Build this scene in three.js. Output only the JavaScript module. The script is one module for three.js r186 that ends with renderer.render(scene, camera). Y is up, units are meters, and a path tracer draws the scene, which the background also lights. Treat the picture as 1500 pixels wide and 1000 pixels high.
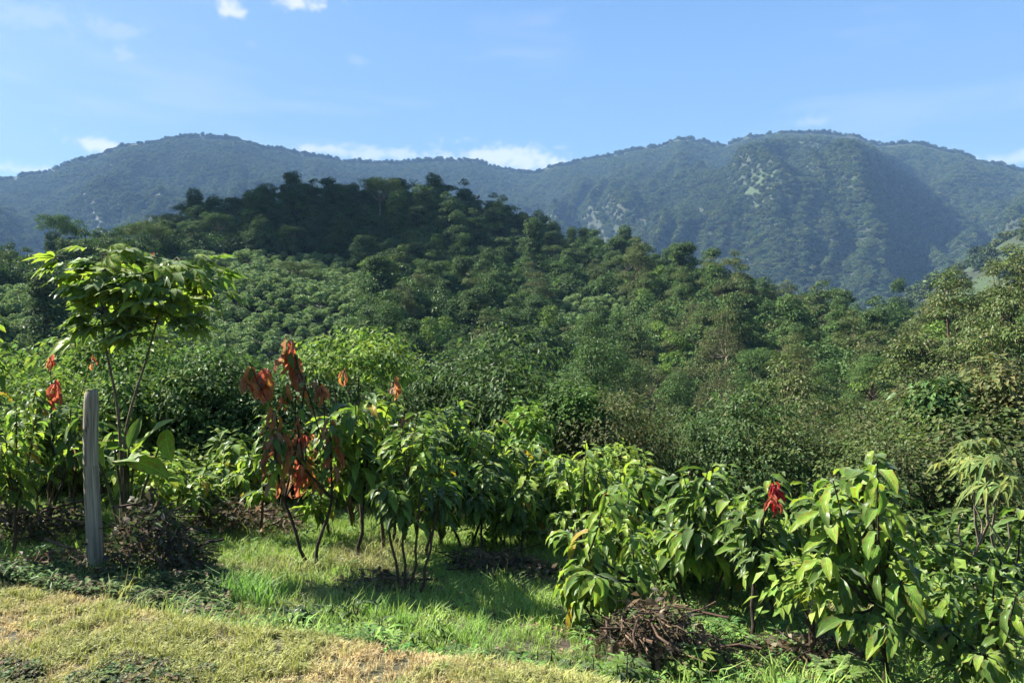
import * as THREE from 'three';
import { mergeGeometries } from 'three/addons/utils/BufferGeometryUtils.js';

// ---------------------------------------------------------------- camera, sky, sun, exposure
const EYE = 1.65, F = 1091;                          // focal length in photograph pixels (1500 wide)
const scene = new THREE.Scene();
const camera = new THREE.PerspectiveCamera(2 * Math.atan(500 / F) * 180 / Math.PI, 1.5, 0.1, 12000);
camera.position.set(0, EYE, 0);
camera.lookAt(0, EYE, -10);
const renderer = new THREE.WebGLRenderer();
renderer.toneMapping = THREE.LinearToneMapping;
renderer.toneMappingExposure = 4.5;
renderer.shadowMap.enabled = true;
const SUN_AZ = -69 * Math.PI / 180, SUN_EL = 41 * Math.PI / 180;
const sunDir = new THREE.Vector3(Math.sin(SUN_AZ) * Math.cos(SUN_EL), Math.sin(SUN_EL), -Math.cos(SUN_AZ) * Math.cos(SUN_EL));
const sun = new THREE.DirectionalLight(new THREE.Color(1, 0.95, 0.85), 5);
sun.position.copy(sunDir).multiplyScalar(300);
sun.castShadow = true;
Object.assign(sun.shadow.camera, { left: -260, right: 260, top: 260, bottom: -260, near: 1, far: 900 });
sun.shadow.mapSize.set(4096, 4096);
scene.add(sun, sun.target);
scene.fog = new THREE.FogExp2(new THREE.Color(0.33, 0.58, 1.0), 0.000125);

// ---------------------------------------------------------------- noise and random
const rngOf = (a) => () => { a = (a + 0x6d2b79f5) | 0; let t = Math.imul(a ^ (a >>> 15), 1 | a); t = (t + Math.imul(t ^ (t >>> 7), 61 | t)) ^ t; return ((t ^ (t >>> 14)) >>> 0) / 4294967296; };
const { lerp, clamp, smoothstep } = THREE.MathUtils;
const hash2 = (x, y) => { let h = Math.imul(x, 374761393) + Math.imul(y, 668265263) | 0; h = Math.imul(h ^ (h >>> 13), 1274126177); return ((h ^ (h >>> 16)) >>> 0) / 4294967296; };
const vnoise = (x, y) => {
  const ix = Math.floor(x), iy = Math.floor(y), fx = x - ix, fy = y - iy, s = fx * fx * (3 - 2 * fx), t = fy * fy * (3 - 2 * fy);
  return lerp(lerp(hash2(ix, iy), hash2(ix + 1, iy), s), lerp(hash2(ix, iy + 1), hash2(ix + 1, iy + 1), s), t);
};
const fbm = (x, y, n = 4) => { let s = 0, a = 0.5, w = 0; for (let i = 0; i < n; i++) { s += a * vnoise(x, y); w += a; a *= 0.5; x = x * 2.03 + 17.1; y = y * 2.03 + 9.7; } return s / w; };
const V = (x, y, z) => new THREE.Vector3(x, y, z);
const lin = (r, g, b) => new THREE.Color().setRGB(r, g, b);

// ---------------------------------------------------------------- the sky: clear air, brighter towards the sun and the horizon, a few small clouds
{
  const W = 3072, H = 1536, data = new Float32Array(W * H * 4), EXP = 1 / 4.6;
  const puffs = [];                                    // [azimuth, elevation, half width, half height, strength] in radians
  const at = (px, py, rx, ry, s) => { const az = Math.atan((px - 750) / F), el = Math.atan((500 - py) / F * Math.cos(az)); puffs.push([az, el, rx / F, ry / F, s]); };
  at(332, 12, 22, 11, 1.3); at(436, 2, 42, 12, 1.3); at(140, 211, 40, 13, 1.2); at(740, 232, 100, 20, 1.1); at(560, 226, 150, 10, 0.8); at(30, 248, 80, 10, 1.0); at(150, 38, 45, 12, 0.35); at(50, 22, 90, 14, 0.3); at(182, 77, 12, 9, 0.35);
  at(524, 88, 16, 8, 0.25); at(1470, 236, 60, 10, 0.8); at(1187, 175, 20, 9, 0.35); at(470, 220, 50, 8, 0.9); at(370, 66, 10, 5, 0.15);
  const r = rngOf(5);
  for (let i = 0; i < 80; i++) { const az = 0.75 + r() * (2 * Math.PI - 1.5), el = 0.02 + r() * r() * 0.9; puffs.push([az, el, 0.02 + r() * 0.09, 0.008 + r() * 0.012, 0.3 + r()]); }
  for (let row = 0; row < H; row++) {
    const el = ((row + 0.5) / H - 0.5) * Math.PI, y = Math.sin(el), ce = Math.cos(el);
    const near = puffs.filter((p) => Math.abs(el - p[1]) < p[3] * 3);
    const k = Math.pow(1 - clamp(Math.max(el, 0) / 0.62, 0, 1), 1.7), z = clamp((el - 0.35) / 1.2, 0, 1);
    for (let col = 0; col < W; col++) {
      const a = ((col + 0.5) / W - 0.5) * 2 * Math.PI, x = Math.cos(a) * ce, zz = Math.sin(a) * ce;
      const c = x * sunDir.x + y * sunDir.y + zz * sunDir.z, glow = Math.pow(Math.max(0, c), 5) * 0.5 + Math.pow(Math.max(0, c), 40) * 0.8, wide = clamp(0.5 + 0.5 * c, 0, 1);
      let R = lerp(0.185, 0.47, k), G = lerp(0.405, 0.74, k), B = lerp(0.84, 1.02, k);
      R = lerp(R, 0.07, z); G = lerp(G, 0.2, z); B = lerp(B, 0.52, z);
      const b = lerp(0.88, 1.08, wide);
      R = R * b + glow * 0.75; G = G * b + glow * 0.8; B = B * b + glow * 0.62;
      if (el > -0.02) {
        const az = Math.atan2(x, -zz);
        let m = 0;
        for (const p of near) {
          let da = az - p[0]; if (da > Math.PI) da -= 2 * Math.PI; if (da < -Math.PI) da += 2 * Math.PI;
          const q = Math.hypot(da / p[2], (el - p[1]) / p[3]);
          if (q < 2.4) { const n = fbm(az * 60, el * 110, 4) * 1.5 + fbm(az * 190 + 7, el * 260, 3) * 0.7; m = Math.max(m, smoothstep(1.55 - q + (n - 1.1) * 1.35, 0.25, 1.5) * p[4]); }
        }
        const veil = smoothstep(fbm(az * 5 + 3, el * 26, 4), 0.52, 0.8) * 0.16 * smoothstep(el, 0.05, 0.3);
        const w = clamp(m * 0.8 + veil, 0, 1);
        R = lerp(R, 0.88, w); G = lerp(G, 0.95, w); B = lerp(B, 1.02, w);
      }
      if (el < 0) { const g = smoothstep(-el, 0, 0.1); R = lerp(R, 0.12, g); G = lerp(G, 0.15, g); B = lerp(B, 0.12, g); }
      const o = (row * W + col) * 4;
      data[o] = R * EXP; data[o + 1] = G * EXP; data[o + 2] = B * EXP; data[o + 3] = 1;
    }
  }
  const t = new THREE.DataTexture(data, W, H, THREE.RGBAFormat, THREE.FloatType);
  t.mapping = THREE.EquirectangularReflectionMapping; t.magFilter = t.minFilter = THREE.LinearFilter; t.needsUpdate = true;
  scene.background = t; scene.environment = t;
}
console.log('sky done');

// ---------------------------------------------------------------- the lie of the land
const azOf = (px) => Math.atan((px - 750) / F);
const COLS = [-300, 0, 200, 300, 400, 600, 800, 1000, 1200, 1400, 1600, 1900].map(azOf);
const ROWS = [
  [14, [-1.2, -1.3, -1.5, -1.55, -1.6, -1.9, -2.1, -2.3, -2.3, -2.2, -2, -1.8]],
  [22, [-2.5, -3, -3.8, -4, -4.2, -4.8, -5, -5, -5, -4.5, -4, -3]],
  [35, [-3, -5, -7, -7.5, -8, -9, -9.5, -9, -8, -6, -4, -2]],
  [55, [-2, -5, -8, -8.5, -9, -10, -11, -10, -8, -5, -1, 3]],
  [80, [2, -1, -3, -3, -3, -4, -7, -6, -5, -4, 1, 6]],
  [110, [5, 5, 6, 6, 6, 4, 1, 2, -1, -3, 1, 8]],
  [140, [7, 8, 11, 13, 13, 10, 8, 10, 4, -1, 2, 8]],
  [175, [8, 8, 13, 20, 26, 26, 18, 11, 3, -2, 2, 6]],
  [215, [9, 10, 16, 27, 34, 37, 27, 11, 1, -3, 1, 6]],
  [260, [8, 9, 14, 24, 28, 29, 20, 4, 3, 1, 2, 5]],
  [330, [10, 8, 8, 8, 8, 5, -2, -12, -6, 0, 4, 15]],
  [420, [10, 5, 0, 0, 0, 0, -5, -12, -15, 12, 40, 60]],
  [520, [20, 10, 5, 5, 5, 5, 0, -5, -8, 42, 82, 95]],
  [620, [30, 20, 12, 11, 10, 10, 5, 0, 0, 30, 70, 90]],
  [760, [40, 30, 25, 23.5, 22, 20, 18, 18, 20, 30, 50, 70]],
  [900, [50, 45, 40, 40, 40, 40, 40, 40, 40, 45, 60, 75]],
];
const SKYLINE = [[-400, 300], [-200, 275], [0, 256], [60, 246], [120, 226], [200, 204], [270, 193], [340, 196], [400, 211], [450, 221], [520, 231], [580, 232], [640, 229], [690, 229], [730, 240], [780, 247], [820, 236], [880, 224], [960, 208], [1000, 197], [1060, 207], [1100, 194], [1150, 187], [1200, 189], [1250, 194], [1290, 207], [1340, 204], [1400, 216], [1450, 232], [1500, 244], [1700, 275], [1900, 290]].map(([x, y]) => [azOf(x), y]);
const skylineAt = (az) => {
  if (az <= SKYLINE[0][0]) return SKYLINE[0][1];
  for (let i = 1; i < SKYLINE.length; i++) if (az < SKYLINE[i][0]) { const t = (az - SKYLINE[i - 1][0]) / (SKYLINE[i][0] - SKYLINE[i - 1][0]); return lerp(SKYLINE[i - 1][1], SKYLINE[i][1], t * t * (3 - 2 * t)); }
  return SKYLINE[SKYLINE.length - 1][1];
};
const catmull = (a, b, c, d, t) => b + 0.5 * t * (c - a + t * (2 * a - 5 * b + 4 * c - d + t * (3 * (b - c) + d - a)));
function tableAt(az, r) {
  let c = 0; while (c < COLS.length - 2 && az > COLS[c + 1]) c++;
  const t = clamp((az - COLS[c]) / (COLS[c + 1] - COLS[c]), 0, 1);
  let k = 0; while (k < ROWS.length - 2 && r > ROWS[k + 1][0]) k++;
  const u = clamp((r - ROWS[k][0]) / (ROWS[k + 1][0] - ROWS[k][0]), 0, 1);
  const row = (i) => { const h = ROWS[clamp(i, 0, ROWS.length - 1)][1], g = (j) => h[clamp(j, 0, COLS.length - 1)]; return catmull(g(c - 1), g(c), g(c + 1), g(c + 2), t); };
  return catmull(row(k - 1), row(k), row(k + 1), row(k + 2), u);
}
const edgeAt = (x, z) => (x + 3.37) * 0.345 - (z + 4.9) * 0.938 + (fbm(x * 1.3, z * 1.3, 2) - 0.5) * 0.35;   // metres beyond the top of the bank
const RIDGE = 1900;
function height(x, z) {
  const r = Math.hypot(x, z), az = Math.atan2(x, -z);
  const s = edgeAt(x, z);
  let h = 0.02 * (fbm(x * 2, z * 2, 3) - 0.5) - 0.02 * r * 0.3;
  if (r < 24) {
    const sp = Math.max(0, s);
    h -= 0.27 * smoothstep(s, 0, 0.75) + 0.09 * Math.min(sp, 6) + 0.035 * smoothstep(s, 0, 1.5) * clamp(x + 2.5, -1, 8) + 0.14 * Math.max(0, sp - 6);
    h += 0.10 * (fbm(x * 0.9 + 4, z * 0.9, 3) - 0.5) * smoothstep(s, 0, 1.5);
  }
  if (r > 10) {
    let f = tableAt(az, Math.max(r, 14));
    const rough = smoothstep(r, 30, 120);
    f += (fbm(x / 38, z / 38, 4) - 0.5) * 9 * rough * (1 - smoothstep(r, 500, 900));
    if (r > 900) {
      const t = clamp((r - 900) / (RIDGE - 900), 0, 1), ridge = EYE + (500 - skylineAt(az)) / F * RIDGE * Math.cos(clamp(az, -0.9, 0.9)) - 9, base = f;
      const p = Math.pow(t, 1.12);
      f = lerp(base, ridge, p);
      const env = Math.sin(Math.PI * Math.pow(t, 0.62)), wz = fbm(x / 260, z / 260, 3);
      const spur = 1 - Math.abs(2 * fbm(az * 11 + wz * 1.8 + 3, r / 900 + 2, 2) - 1) * 2.2, fine = 1 - Math.abs(2 * vnoise(az * 34 + wz * 3, r / 260) - 1);
      f += env * (58 * (spur - 0.35) + 32 * (fine - 0.5)) + env * 40 * (fbm(x / 90, z / 90, 3) - 0.5);
      const sx = (x - 520) , sz = (z + 1230), ax = sx * 0.86 + sz * 0.5, cx = -sx * 0.5 + sz * 0.86;   // the spur with a steep shaded flank
      f += 95 * Math.exp(-((cx / 300) ** 2) - ((ax > 0 ? ax / 75 : ax / 170) ** 2));
      const most = EYE + (ridge - EYE) * (r / RIDGE) * 0.985 - 5, over = f - most; if (r < RIDGE && over > -12) f = most - 12 + 12 * (1 - Math.exp(-(over + 12) / 12));
      if (r > RIDGE) f = ridge - (r - RIDGE) * 0.25 + (fbm(x / 90, z / 90, 3) - 0.5) * 10;
    }
    h = lerp(h, f, smoothstep(r, 10, 20));
  }
  return h;
}
const pastureAt = (x, z) => {                          // 1 where the slope is grazed
  const r = Math.hypot(x, z), az = Math.atan2(x, -z), px = 750 + Math.tan(clamp(az, -1.2, 1.2)) * F;
  const n = fbm(x / 70, z / 70, 4) * 0.7 + fbm(x / 22, z / 22, 3) * 0.3;
  const blot = (p, q, wp, wr) => Math.exp(-(((px - p) / wp) ** 2) - (((r - q) / wr) ** 2));
  if (r > 880) return smoothstep((blot(1100, 1640, 40, 90) + blot(1175, 1560, 46, 90) + blot(1250, 1450, 80, 80) + blot(1300, 1400, 60, 60) + blot(1400, 1330, 60, 60) + 0.9 * blot(1110, 1180, 70, 90)  ) * (0.1 + 1.9 * n), 0.45, 1.2);
  if (r > 380) return smoothstep(n + (px > 1250 ? 0.1 : -0.25), 0.47, 0.56);
  return 0;
};

// ---------------------------------------------------------------- materials
const tex = (n, f, srgb = true) => {
  const d = new Uint8Array(n * n * 4);
  for (let y = 0; y < n; y++) for (let x = 0; x < n; x++) { const c = f((x + 0.5) / n, (y + 0.5) / n), o = (y * n + x) * 4; for (let k = 0; k < 3; k++) d[o + k] = clamp(c[k] * 255, 0, 255); d[o + 3] = 255; }
  const t = new THREE.DataTexture(d, n, n); t.magFilter = t.minFilter = THREE.LinearFilter; t.wrapS = t.wrapT = THREE.RepeatWrapping; if (srgb) t.colorSpace = THREE.SRGBColorSpace; t.needsUpdate = true; return t;
};
// a leaf blade: pale midrib, slanting side veins, blotches; u along the blade, v across it
const veinAt = (u, v) => { const a = Math.abs(v - 0.5) * 2, m = Math.exp(-((a / 0.06) ** 2)), q = (u * 11 - a * 2.2) % 1, e = (((q + 1) % 1) - 0.5) / 0.11, s = Math.exp(-e * e) * (1 - a * 0.5); return [m, s]; };
const leafTex = tex(256, (u, v) => { const [m, s] = veinAt(u, v), b = 0.80 + 0.2 * fbm(u * 14, v * 9, 3) + 0.1 * (fbm(u * 60, v * 40, 2) - 0.5); const a = Math.abs(v - 0.5) * 2, e = smoothstep(fbm(u * 9 + 3, v * 6 + 8, 3) + 0.30 * a * a * a + 0.2 * Math.max(0, u - 0.8), 0.66, 0.78), sp = smoothstep(vnoise(u * 34 + 9, v * 22), 0.86, 0.93), w = Math.max(e * 0.8, sp * 0.6);
  const g = [Math.min(1, b * (0.9 + 0.25 * m + 0.08 * s)), Math.min(1, b * (0.9 + 0.16 * m + 0.06 * s)), Math.min(1, b * (0.86 + 0.3 * m + 0.06 * s))]; return [lerp(g[0], 0.95, w), lerp(g[1], 0.60, w), lerp(g[2], 0.75, w)]; });
const leafBump = tex(256, (u, v) => { const [m, s] = veinAt(u, v); const g = 0.75 - 0.4 * m - 0.45 * s + 0.1 * fbm(u * 30, v * 20, 2); return [g, g, g]; }, false);
const bladeMat = (c, through = 0.42, gloss = 0.5) => new THREE.MeshPhysicalMaterial({ color: lin(...c), map: leafTex, bumpMap: leafBump, bumpScale: 0.0025, roughness: 1, transmission: through, thickness: 0, specularIntensity: 0.3, clearcoat: gloss * 0.5, clearcoatRoughness: 0.32, side: THREE.DoubleSide });
const M = {
  deep: bladeMat([0.065, 0.145, 0.024], 0.45, 0.6), green: bladeMat([0.115, 0.235, 0.032], 0.5, 0.55), fresh: bladeMat([0.195, 0.385, 0.042], 0.55, 0.45), lime: bladeMat([0.31, 0.51, 0.048], 0.58, 0.4),
  yellow: bladeMat([0.42, 0.36, 0.04], 0.5, 0.3), orange: bladeMat([0.68, 0.32, 0.07], 0.45, 0.25), red: bladeMat([0.68, 0.19, 0.10], 0.5, 0.3), scarlet: bladeMat([0.50, 0.018, 0.03], 0.45, 0.3), rust: bladeMat([0.60, 0.26, 0.10], 0.5, 0.15), brown: bladeMat([0.42, 0.24, 0.12], 0.4, 0.1),
  tan: bladeMat([0.42, 0.30, 0.18], 0.35, 0.1), banana: bladeMat([0.16, 0.30, 0.05], 0.5, 0.55),
};
const crownMat = (through, gloss) => new THREE.MeshPhysicalMaterial({ vertexColors: true, roughness: 1, transmission: through, thickness: 0, specularIntensity: 0.25, clearcoat: gloss, clearcoatRoughness: 0.4, side: THREE.DoubleSide });
M.crown = crownMat(0.24, 0.10); M.bushCrown = crownMat(0.42, 0.14); M.glossCrown = crownMat(0.26, 0.2); M.far = crownMat(0.25, 0.0);
const barkTex = tex(256, (u, v) => { const f = fbm(u * 26, v * 5, 4), g = fbm(u * 9 + 5, v * 12, 4), b = 0.35 + 0.5 * f + (g > 0.56 ? 0.25 : 0); return [b, b * 0.94, b * 0.86]; });
const barkBump = tex(256, (u, v) => { const f = fbm(u * 26, v * 5, 4); return [f, f, f]; }, false);
const woodTex = tex(512, (u, v) => { const f = fbm(u * 60, v * 4, 4), k = fbm(u * 14 + 3, v * 2.5 + 1, 4), c = smoothstep(Math.abs(fbm(u * 22, v * 1.6 + 4, 3) - 0.5), 0.0, 0.035), b = (0.45 + 0.55 * f) * (0.75 + 0.4 * k) * (0.45 + 0.55 * c), l = smoothstep(fbm(u * 10 + 20, v * 9, 4), 0.6, 0.7); return [lerp(b, 0.75, l * 0.35), lerp(b * 0.97, 0.78, l * 0.35), lerp(b * 0.9, 0.68, l * 0.35)]; });
const woodBump = tex(512, (u, v) => { const f = 0.5 * fbm(u * 60, v * 4, 4) + 0.5 * smoothstep(Math.abs(fbm(u * 22, v * 1.6 + 4, 3) - 0.5), 0.0, 0.035); return [f, f, f]; }, false);
const barkMat = (c) => new THREE.MeshStandardMaterial({ color: lin(...c), map: barkTex, bumpMap: barkBump, bumpScale: 0.01, roughness: 0.95 });
M.bark = barkMat([0.16, 0.115, 0.075]); M.darkBark = barkMat([0.075, 0.055, 0.04]); M.paleBark = barkMat([0.42, 0.38, 0.31]); M.greenStem = barkMat([0.15, 0.19, 0.07]); M.twig = barkMat([0.19, 0.12, 0.08]); M.paleTwig = barkMat([0.36, 0.27, 0.18]); M.greyBark = barkMat([0.30, 0.25, 0.19]); M.oldWood = new THREE.MeshStandardMaterial({ color: lin(0.58, 0.54, 0.45), map: woodTex, bumpMap: woodBump, bumpScale: 0.012, roughness: 0.95 });

// ---------------------------------------------------------------- terrain
const ground = (() => {
  const az = [];
  for (let a = -0.80; a < 0.8001; a += 0.0042) az.push(a);
  for (let a = 0.86; a < 2 * Math.PI - 0.83; a += 0.07) az.push(a);
  const rs = [0.4]; while (rs[rs.length - 1] < 2600) { const r = rs[rs.length - 1]; rs.push(r + Math.max(0.09, r < 60 ? r * 0.024 : r < 900 ? r * 0.02 : 12)); }
  const n = az.length, pos = [0, height(0, 0), 0], col = [], idx = [], uv = [];
  const put = (x, z) => {
    const r = Math.hypot(x, z), n1 = fbm(x * 0.8, z * 0.8, 3), n2 = fbm(x * 7, z * 7, 3), p = r > 380 ? pastureAt(x, z) : 0;
    let c;
    if (r < 26) { const t = smoothstep(n1 + (n2 - 0.5) * 0.5, 0.38, 0.62); c = [lerp(0.085, 0.085, t), lerp(0.058, 0.08, t), lerp(0.034, 0.03, t)]; const d = 0.75 + 0.5 * n2; c = c.map((q) => q * d); }
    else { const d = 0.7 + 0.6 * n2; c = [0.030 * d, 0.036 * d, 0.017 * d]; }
    if (r > 380) { const q = 0.7 + 0.6 * fbm(x / 14, z / 14, 3); c = [lerp(0.026, 0.044, p) * q, lerp(0.040, 0.076, p) * q, lerp(0.016, 0.02, p) * q]; }  // far forest floor colour darkened to stand for shade under the crowns
    col.push(...c);
  };
  put(0, 0); uv.push(0, 0);
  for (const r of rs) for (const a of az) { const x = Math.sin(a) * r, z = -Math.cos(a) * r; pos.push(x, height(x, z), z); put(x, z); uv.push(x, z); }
  for (let j = 0; j < n; j++) idx.push(0, 1 + (j + 1) % n, 1 + j);
  for (let i = 0; i + 1 < rs.length; i++) for (let j = 0; j < n; j++) { const a = 1 + i * n + j, b = 1 + i * n + (j + 1) % n, c = a + n, d = b + n; idx.push(a, b, c, b, d, c); }
  const g = new THREE.BufferGeometry();
  g.setAttribute('position', new THREE.Float32BufferAttribute(pos, 3)); g.setAttribute('color', new THREE.Float32BufferAttribute(col, 3)); g.setAttribute('uv', new THREE.Float32BufferAttribute(uv, 2)); g.setIndex(idx); g.computeVertexNormals();
  const soil = tex(256, (u, v) => { const b = 0.65 + 0.35 * hash2(Math.floor(u * 256), Math.floor(v * 256)) * vnoise(u * 40, v * 40); return [b, b, b]; });
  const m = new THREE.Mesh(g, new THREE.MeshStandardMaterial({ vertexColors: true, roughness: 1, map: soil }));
  m.name = 'ground'; m.userData = { kind: 'structure', label: 'grassy slope, wooded valley, knoll and mountain terrain', category: 'ground' };
  m.receiveShadow = m.castShadow = true;
  scene.add(m);
  return m;
})();
console.log('ground', ground.geometry.index.count / 3);

// ---------------------------------------------------------------- helpers for things
const taken = {};
const numbered = (n) => { const k = taken[n] = (taken[n] ?? -1) + 1; return k ? n + '_' + String(k).padStart(3, '0') : n; };
function thing(name, label, category, group, x = 0, z = 0, y = null) {
  const o = new THREE.Group(); o.name = numbered(name); o.userData = { label, category }; if (group) o.userData.group = group;
  o.position.set(x, y ?? height(x, z), z); scene.add(o); return o;
}
function part(name, geo, mat, parent, kind) { const m = new THREE.Mesh(geo, mat); m.name = name; m.castShadow = m.receiveShadow = true; if (kind) m.userData.kind = kind; parent.add(m); return m; }
function copyOf(src, label, group, x, z, turn, s, sy = s, y = null) {
  const o = src.clone(); o.name = numbered(src.name.replace(/_\d{3}$/, '')); o.userData = { ...src.userData, label, group }; o.position.set(x, y ?? height(x, z), z); o.rotation.set(0, turn, 0); o.scale.set(s, sy, s); scene.add(o); return o;
}
const spot = (px, d) => [(px - 750) / F * d, -d];      // a place on the ground d metres ahead
const heightAt = (py, d) => EYE + (500 - py) / F * d;

// a tapered tube through points
function tube(points, radii, sides = 6, closed = true) {
  const pos = [], uv = [], idx = [], n = points.length, up = V(0.31, 0.2, 0.93).normalize(); let len = 0;
  for (let i = 0; i < n; i++) {
    const d = points[Math.min(i + 1, n - 1)].clone().sub(points[Math.max(i - 1, 0)]).normalize(), a = up.clone().cross(d).normalize(), b = d.clone().cross(a);
    if (i) len += points[i].distanceTo(points[i - 1]);
    for (let j = 0; j <= sides; j++) { const t = j / sides * Math.PI * 2, c = Math.cos(t) * radii[i], s = Math.sin(t) * radii[i]; pos.push(points[i].x + a.x * c + b.x * s, points[i].y + a.y * c + b.y * s, points[i].z + a.z * c + b.z * s); uv.push(j / sides, len); }
  }
  for (let i = 0; i + 1 < n; i++) for (let j = 0; j < sides; j++) { const a = i * (sides + 1) + j, c = a + sides + 1; idx.push(a, a + 1, c, a + 1, c + 1, c); }
  if (closed) { const k = pos.length / 3; pos.push(points[n - 1].x, points[n - 1].y, points[n - 1].z); uv.push(0.5, len); for (let j = 0; j < sides; j++) { const a = (n - 1) * (sides + 1) + j; idx.push(a, a + 1, k); } }
  const g = new THREE.BufferGeometry(); g.setAttribute('position', new THREE.Float32BufferAttribute(pos, 3)); g.setAttribute('uv', new THREE.Float32BufferAttribute(uv, 2)); g.setIndex(idx); g.computeVertexNormals(); return g;
}
// a wavering path between two points
function path(a, b, n, wob, rng, sag = 0) { const out = []; for (let i = 0; i <= n; i++) { const t = i / n, e = Math.sin(Math.PI * t); out.push(V(lerp(a.x, b.x, t) + (rng() - 0.5) * wob * e, lerp(a.y, b.y, t) + (rng() - 0.5) * wob * 0.5 * e + sag * e, lerp(a.z, b.z, t) + (rng() - 0.5) * wob * e)); } return out; }
const taper = (n, a, b) => Array.from({ length: n + 1 }, (_, i) => lerp(a, b, i / n));

// ---------------------------------------------------------------- crowns: leaves gathered in tufts, tufts on the boughs' lobes
class Leaves {
  constructor() { this.p = []; this.c = []; this.i = []; }
  blade(o, d, side, n, L, W, fold, droop, col) {      // base o, along d, 4 triangles
    const k = this.p.length / 3, m = (t, w, dn) => this.p.push(o.x + d.x * L * t + side.x * w + n.x * dn, o.y + d.y * L * t + side.y * w + n.y * dn - droop * L * t * t, o.z + d.z * L * t + side.z * w + n.z * dn);
    m(0, 0, 0); m(0.5, W, fold * W); m(0.5, -W, fold * W); m(0.45, 0, 0); m(1, 0, 0);
    this.i.push(k, k + 3, k + 1, k, k + 2, k + 3, k + 3, k + 4, k + 1, k + 3, k + 2, k + 4);
    for (let q = 0; q < 5; q++) this.c.push(...col);
  }
  simple(o, d, side, n, L, W, droop, col) {           // 2 triangles
    const k = this.p.length / 3, m = (t, w, dn) => this.p.push(o.x + d.x * L * t + side.x * w + n.x * dn, o.y + d.y * L * t + side.y * w + n.y * dn - droop * L * t * t, o.z + d.z * L * t + side.z * w + n.z * dn);
    m(0, 0, 0); m(0.45, W, W * 0.3); m(0.5, -W, W * 0.3); m(1, 0, 0);
    this.i.push(k, k + 3, k + 1, k, k + 2, k + 3);
    for (let q = 0; q < 4; q++) this.c.push(...col);
  }
  geo() { const g = new THREE.BufferGeometry(); g.setAttribute('position', new THREE.Float32BufferAttribute(this.p, 3)); g.setAttribute('color', new THREE.Float32BufferAttribute(this.c, 3)); g.setIndex(this.i); return g; }
}
const onSphere = (rng, low = -1) => { const y = lerp(low, 1, rng()), a = rng() * 2 * Math.PI, s = Math.sqrt(Math.max(0, 1 - y * y)); return V(Math.cos(a) * s, y, Math.sin(a) * s); };
const pick = (rng, list) => list[Math.floor(rng() * list.length)];
const vary = (rng, c, a = 0.3) => { const k = 1 + (rng() - 0.5) * 2 * a, h = (rng() - 0.5) * 0.35; return [c[0] * k * (1 + h), c[1] * k, c[2] * k * (1 - h * 0.5)]; };
/* lobes: [centre, rx, ry, rz] ; tufts per square metre of shell ; leaves per tuft */
function crownGeo(rng, { lobes, tufts, leaves, tuftR, L, W, cols, droop = 0.25, low = -0.45, flat = 0.35, detail = false, palmate = 0, vertical = 0.0 }) {
  const B = new Leaves(), up = V(0, 1, 0);
  for (const [c, rx, ry, rz] of lobes) {
    const n = Math.max(3, Math.round(tufts * (rx * rz + ry * (rx + rz)) * 4.2)), tint = 1 + (rng() - 0.5) * 0.25;
    for (let i = 0; i < n; i++) {
      const q = onSphere(rng, low), k = 1 - 0.42 * rng() * rng(), t = V(c.x + q.x * rx * k, c.y + q.y * ry * k, c.z + q.z * rz * k), base = pick(rng, cols).map((v) => v * tint), shade = 0.85 + rng() * 0.3, out = q.clone().multiplyScalar(0.8).add(up).normalize();
      const R = tuftR * (0.7 + rng() * 0.6);
      if (palmate) {                                  // an umbrella of narrow leaflets
        const a0 = rng() * 6.28, ax = out.clone().cross(V(0.3, 0.1, 0.95)).normalize(), az = out.clone().cross(ax);
        for (let j = 0; j < palmate; j++) { const a = a0 + j / palmate * 6.28 + (rng() - 0.5) * 0.3, d = ax.clone().multiplyScalar(Math.cos(a)).addScaledVector(az, Math.sin(a)).addScaledVector(out, 0.25), s = out.clone().cross(d).normalize(), col = vary(rng, base.map((v) => v * shade), 0.14); const l = R * (0.8 + rng() * 0.4); if (detail) B.blade(t, d, s, out, l, W, 0.3, droop, col); else B.simple(t, d, s, out, l, W, droop, col); }
        continue;
      }
      for (let j = 0; j < leaves; j++) {
        const w = onSphere(rng), o = V(t.x + w.x * R, t.y + w.y * R * flat + out.y * 0, t.z + w.z * R), nn = out.clone().addScaledVector(onSphere(rng), 0.65).normalize();
        const d = w.clone().addScaledVector(q, 0.5).add(V(0, -vertical, 0)).addScaledVector(nn, -0.0); d.addScaledVector(nn, -d.dot(nn)).normalize();
        const s = nn.clone().cross(d).normalize(), l = L * (0.65 + rng() * 0.7), col = vary(rng, base.map((v) => v * shade), 0.22);
        if (detail) B.blade(o, d, s, nn, l, W * l / L, 0.35, droop, col); else B.simple(o, d, s, nn, l, W * l / L, droop, col);
      }
    }
  }
  return B.geo();
}
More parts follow.
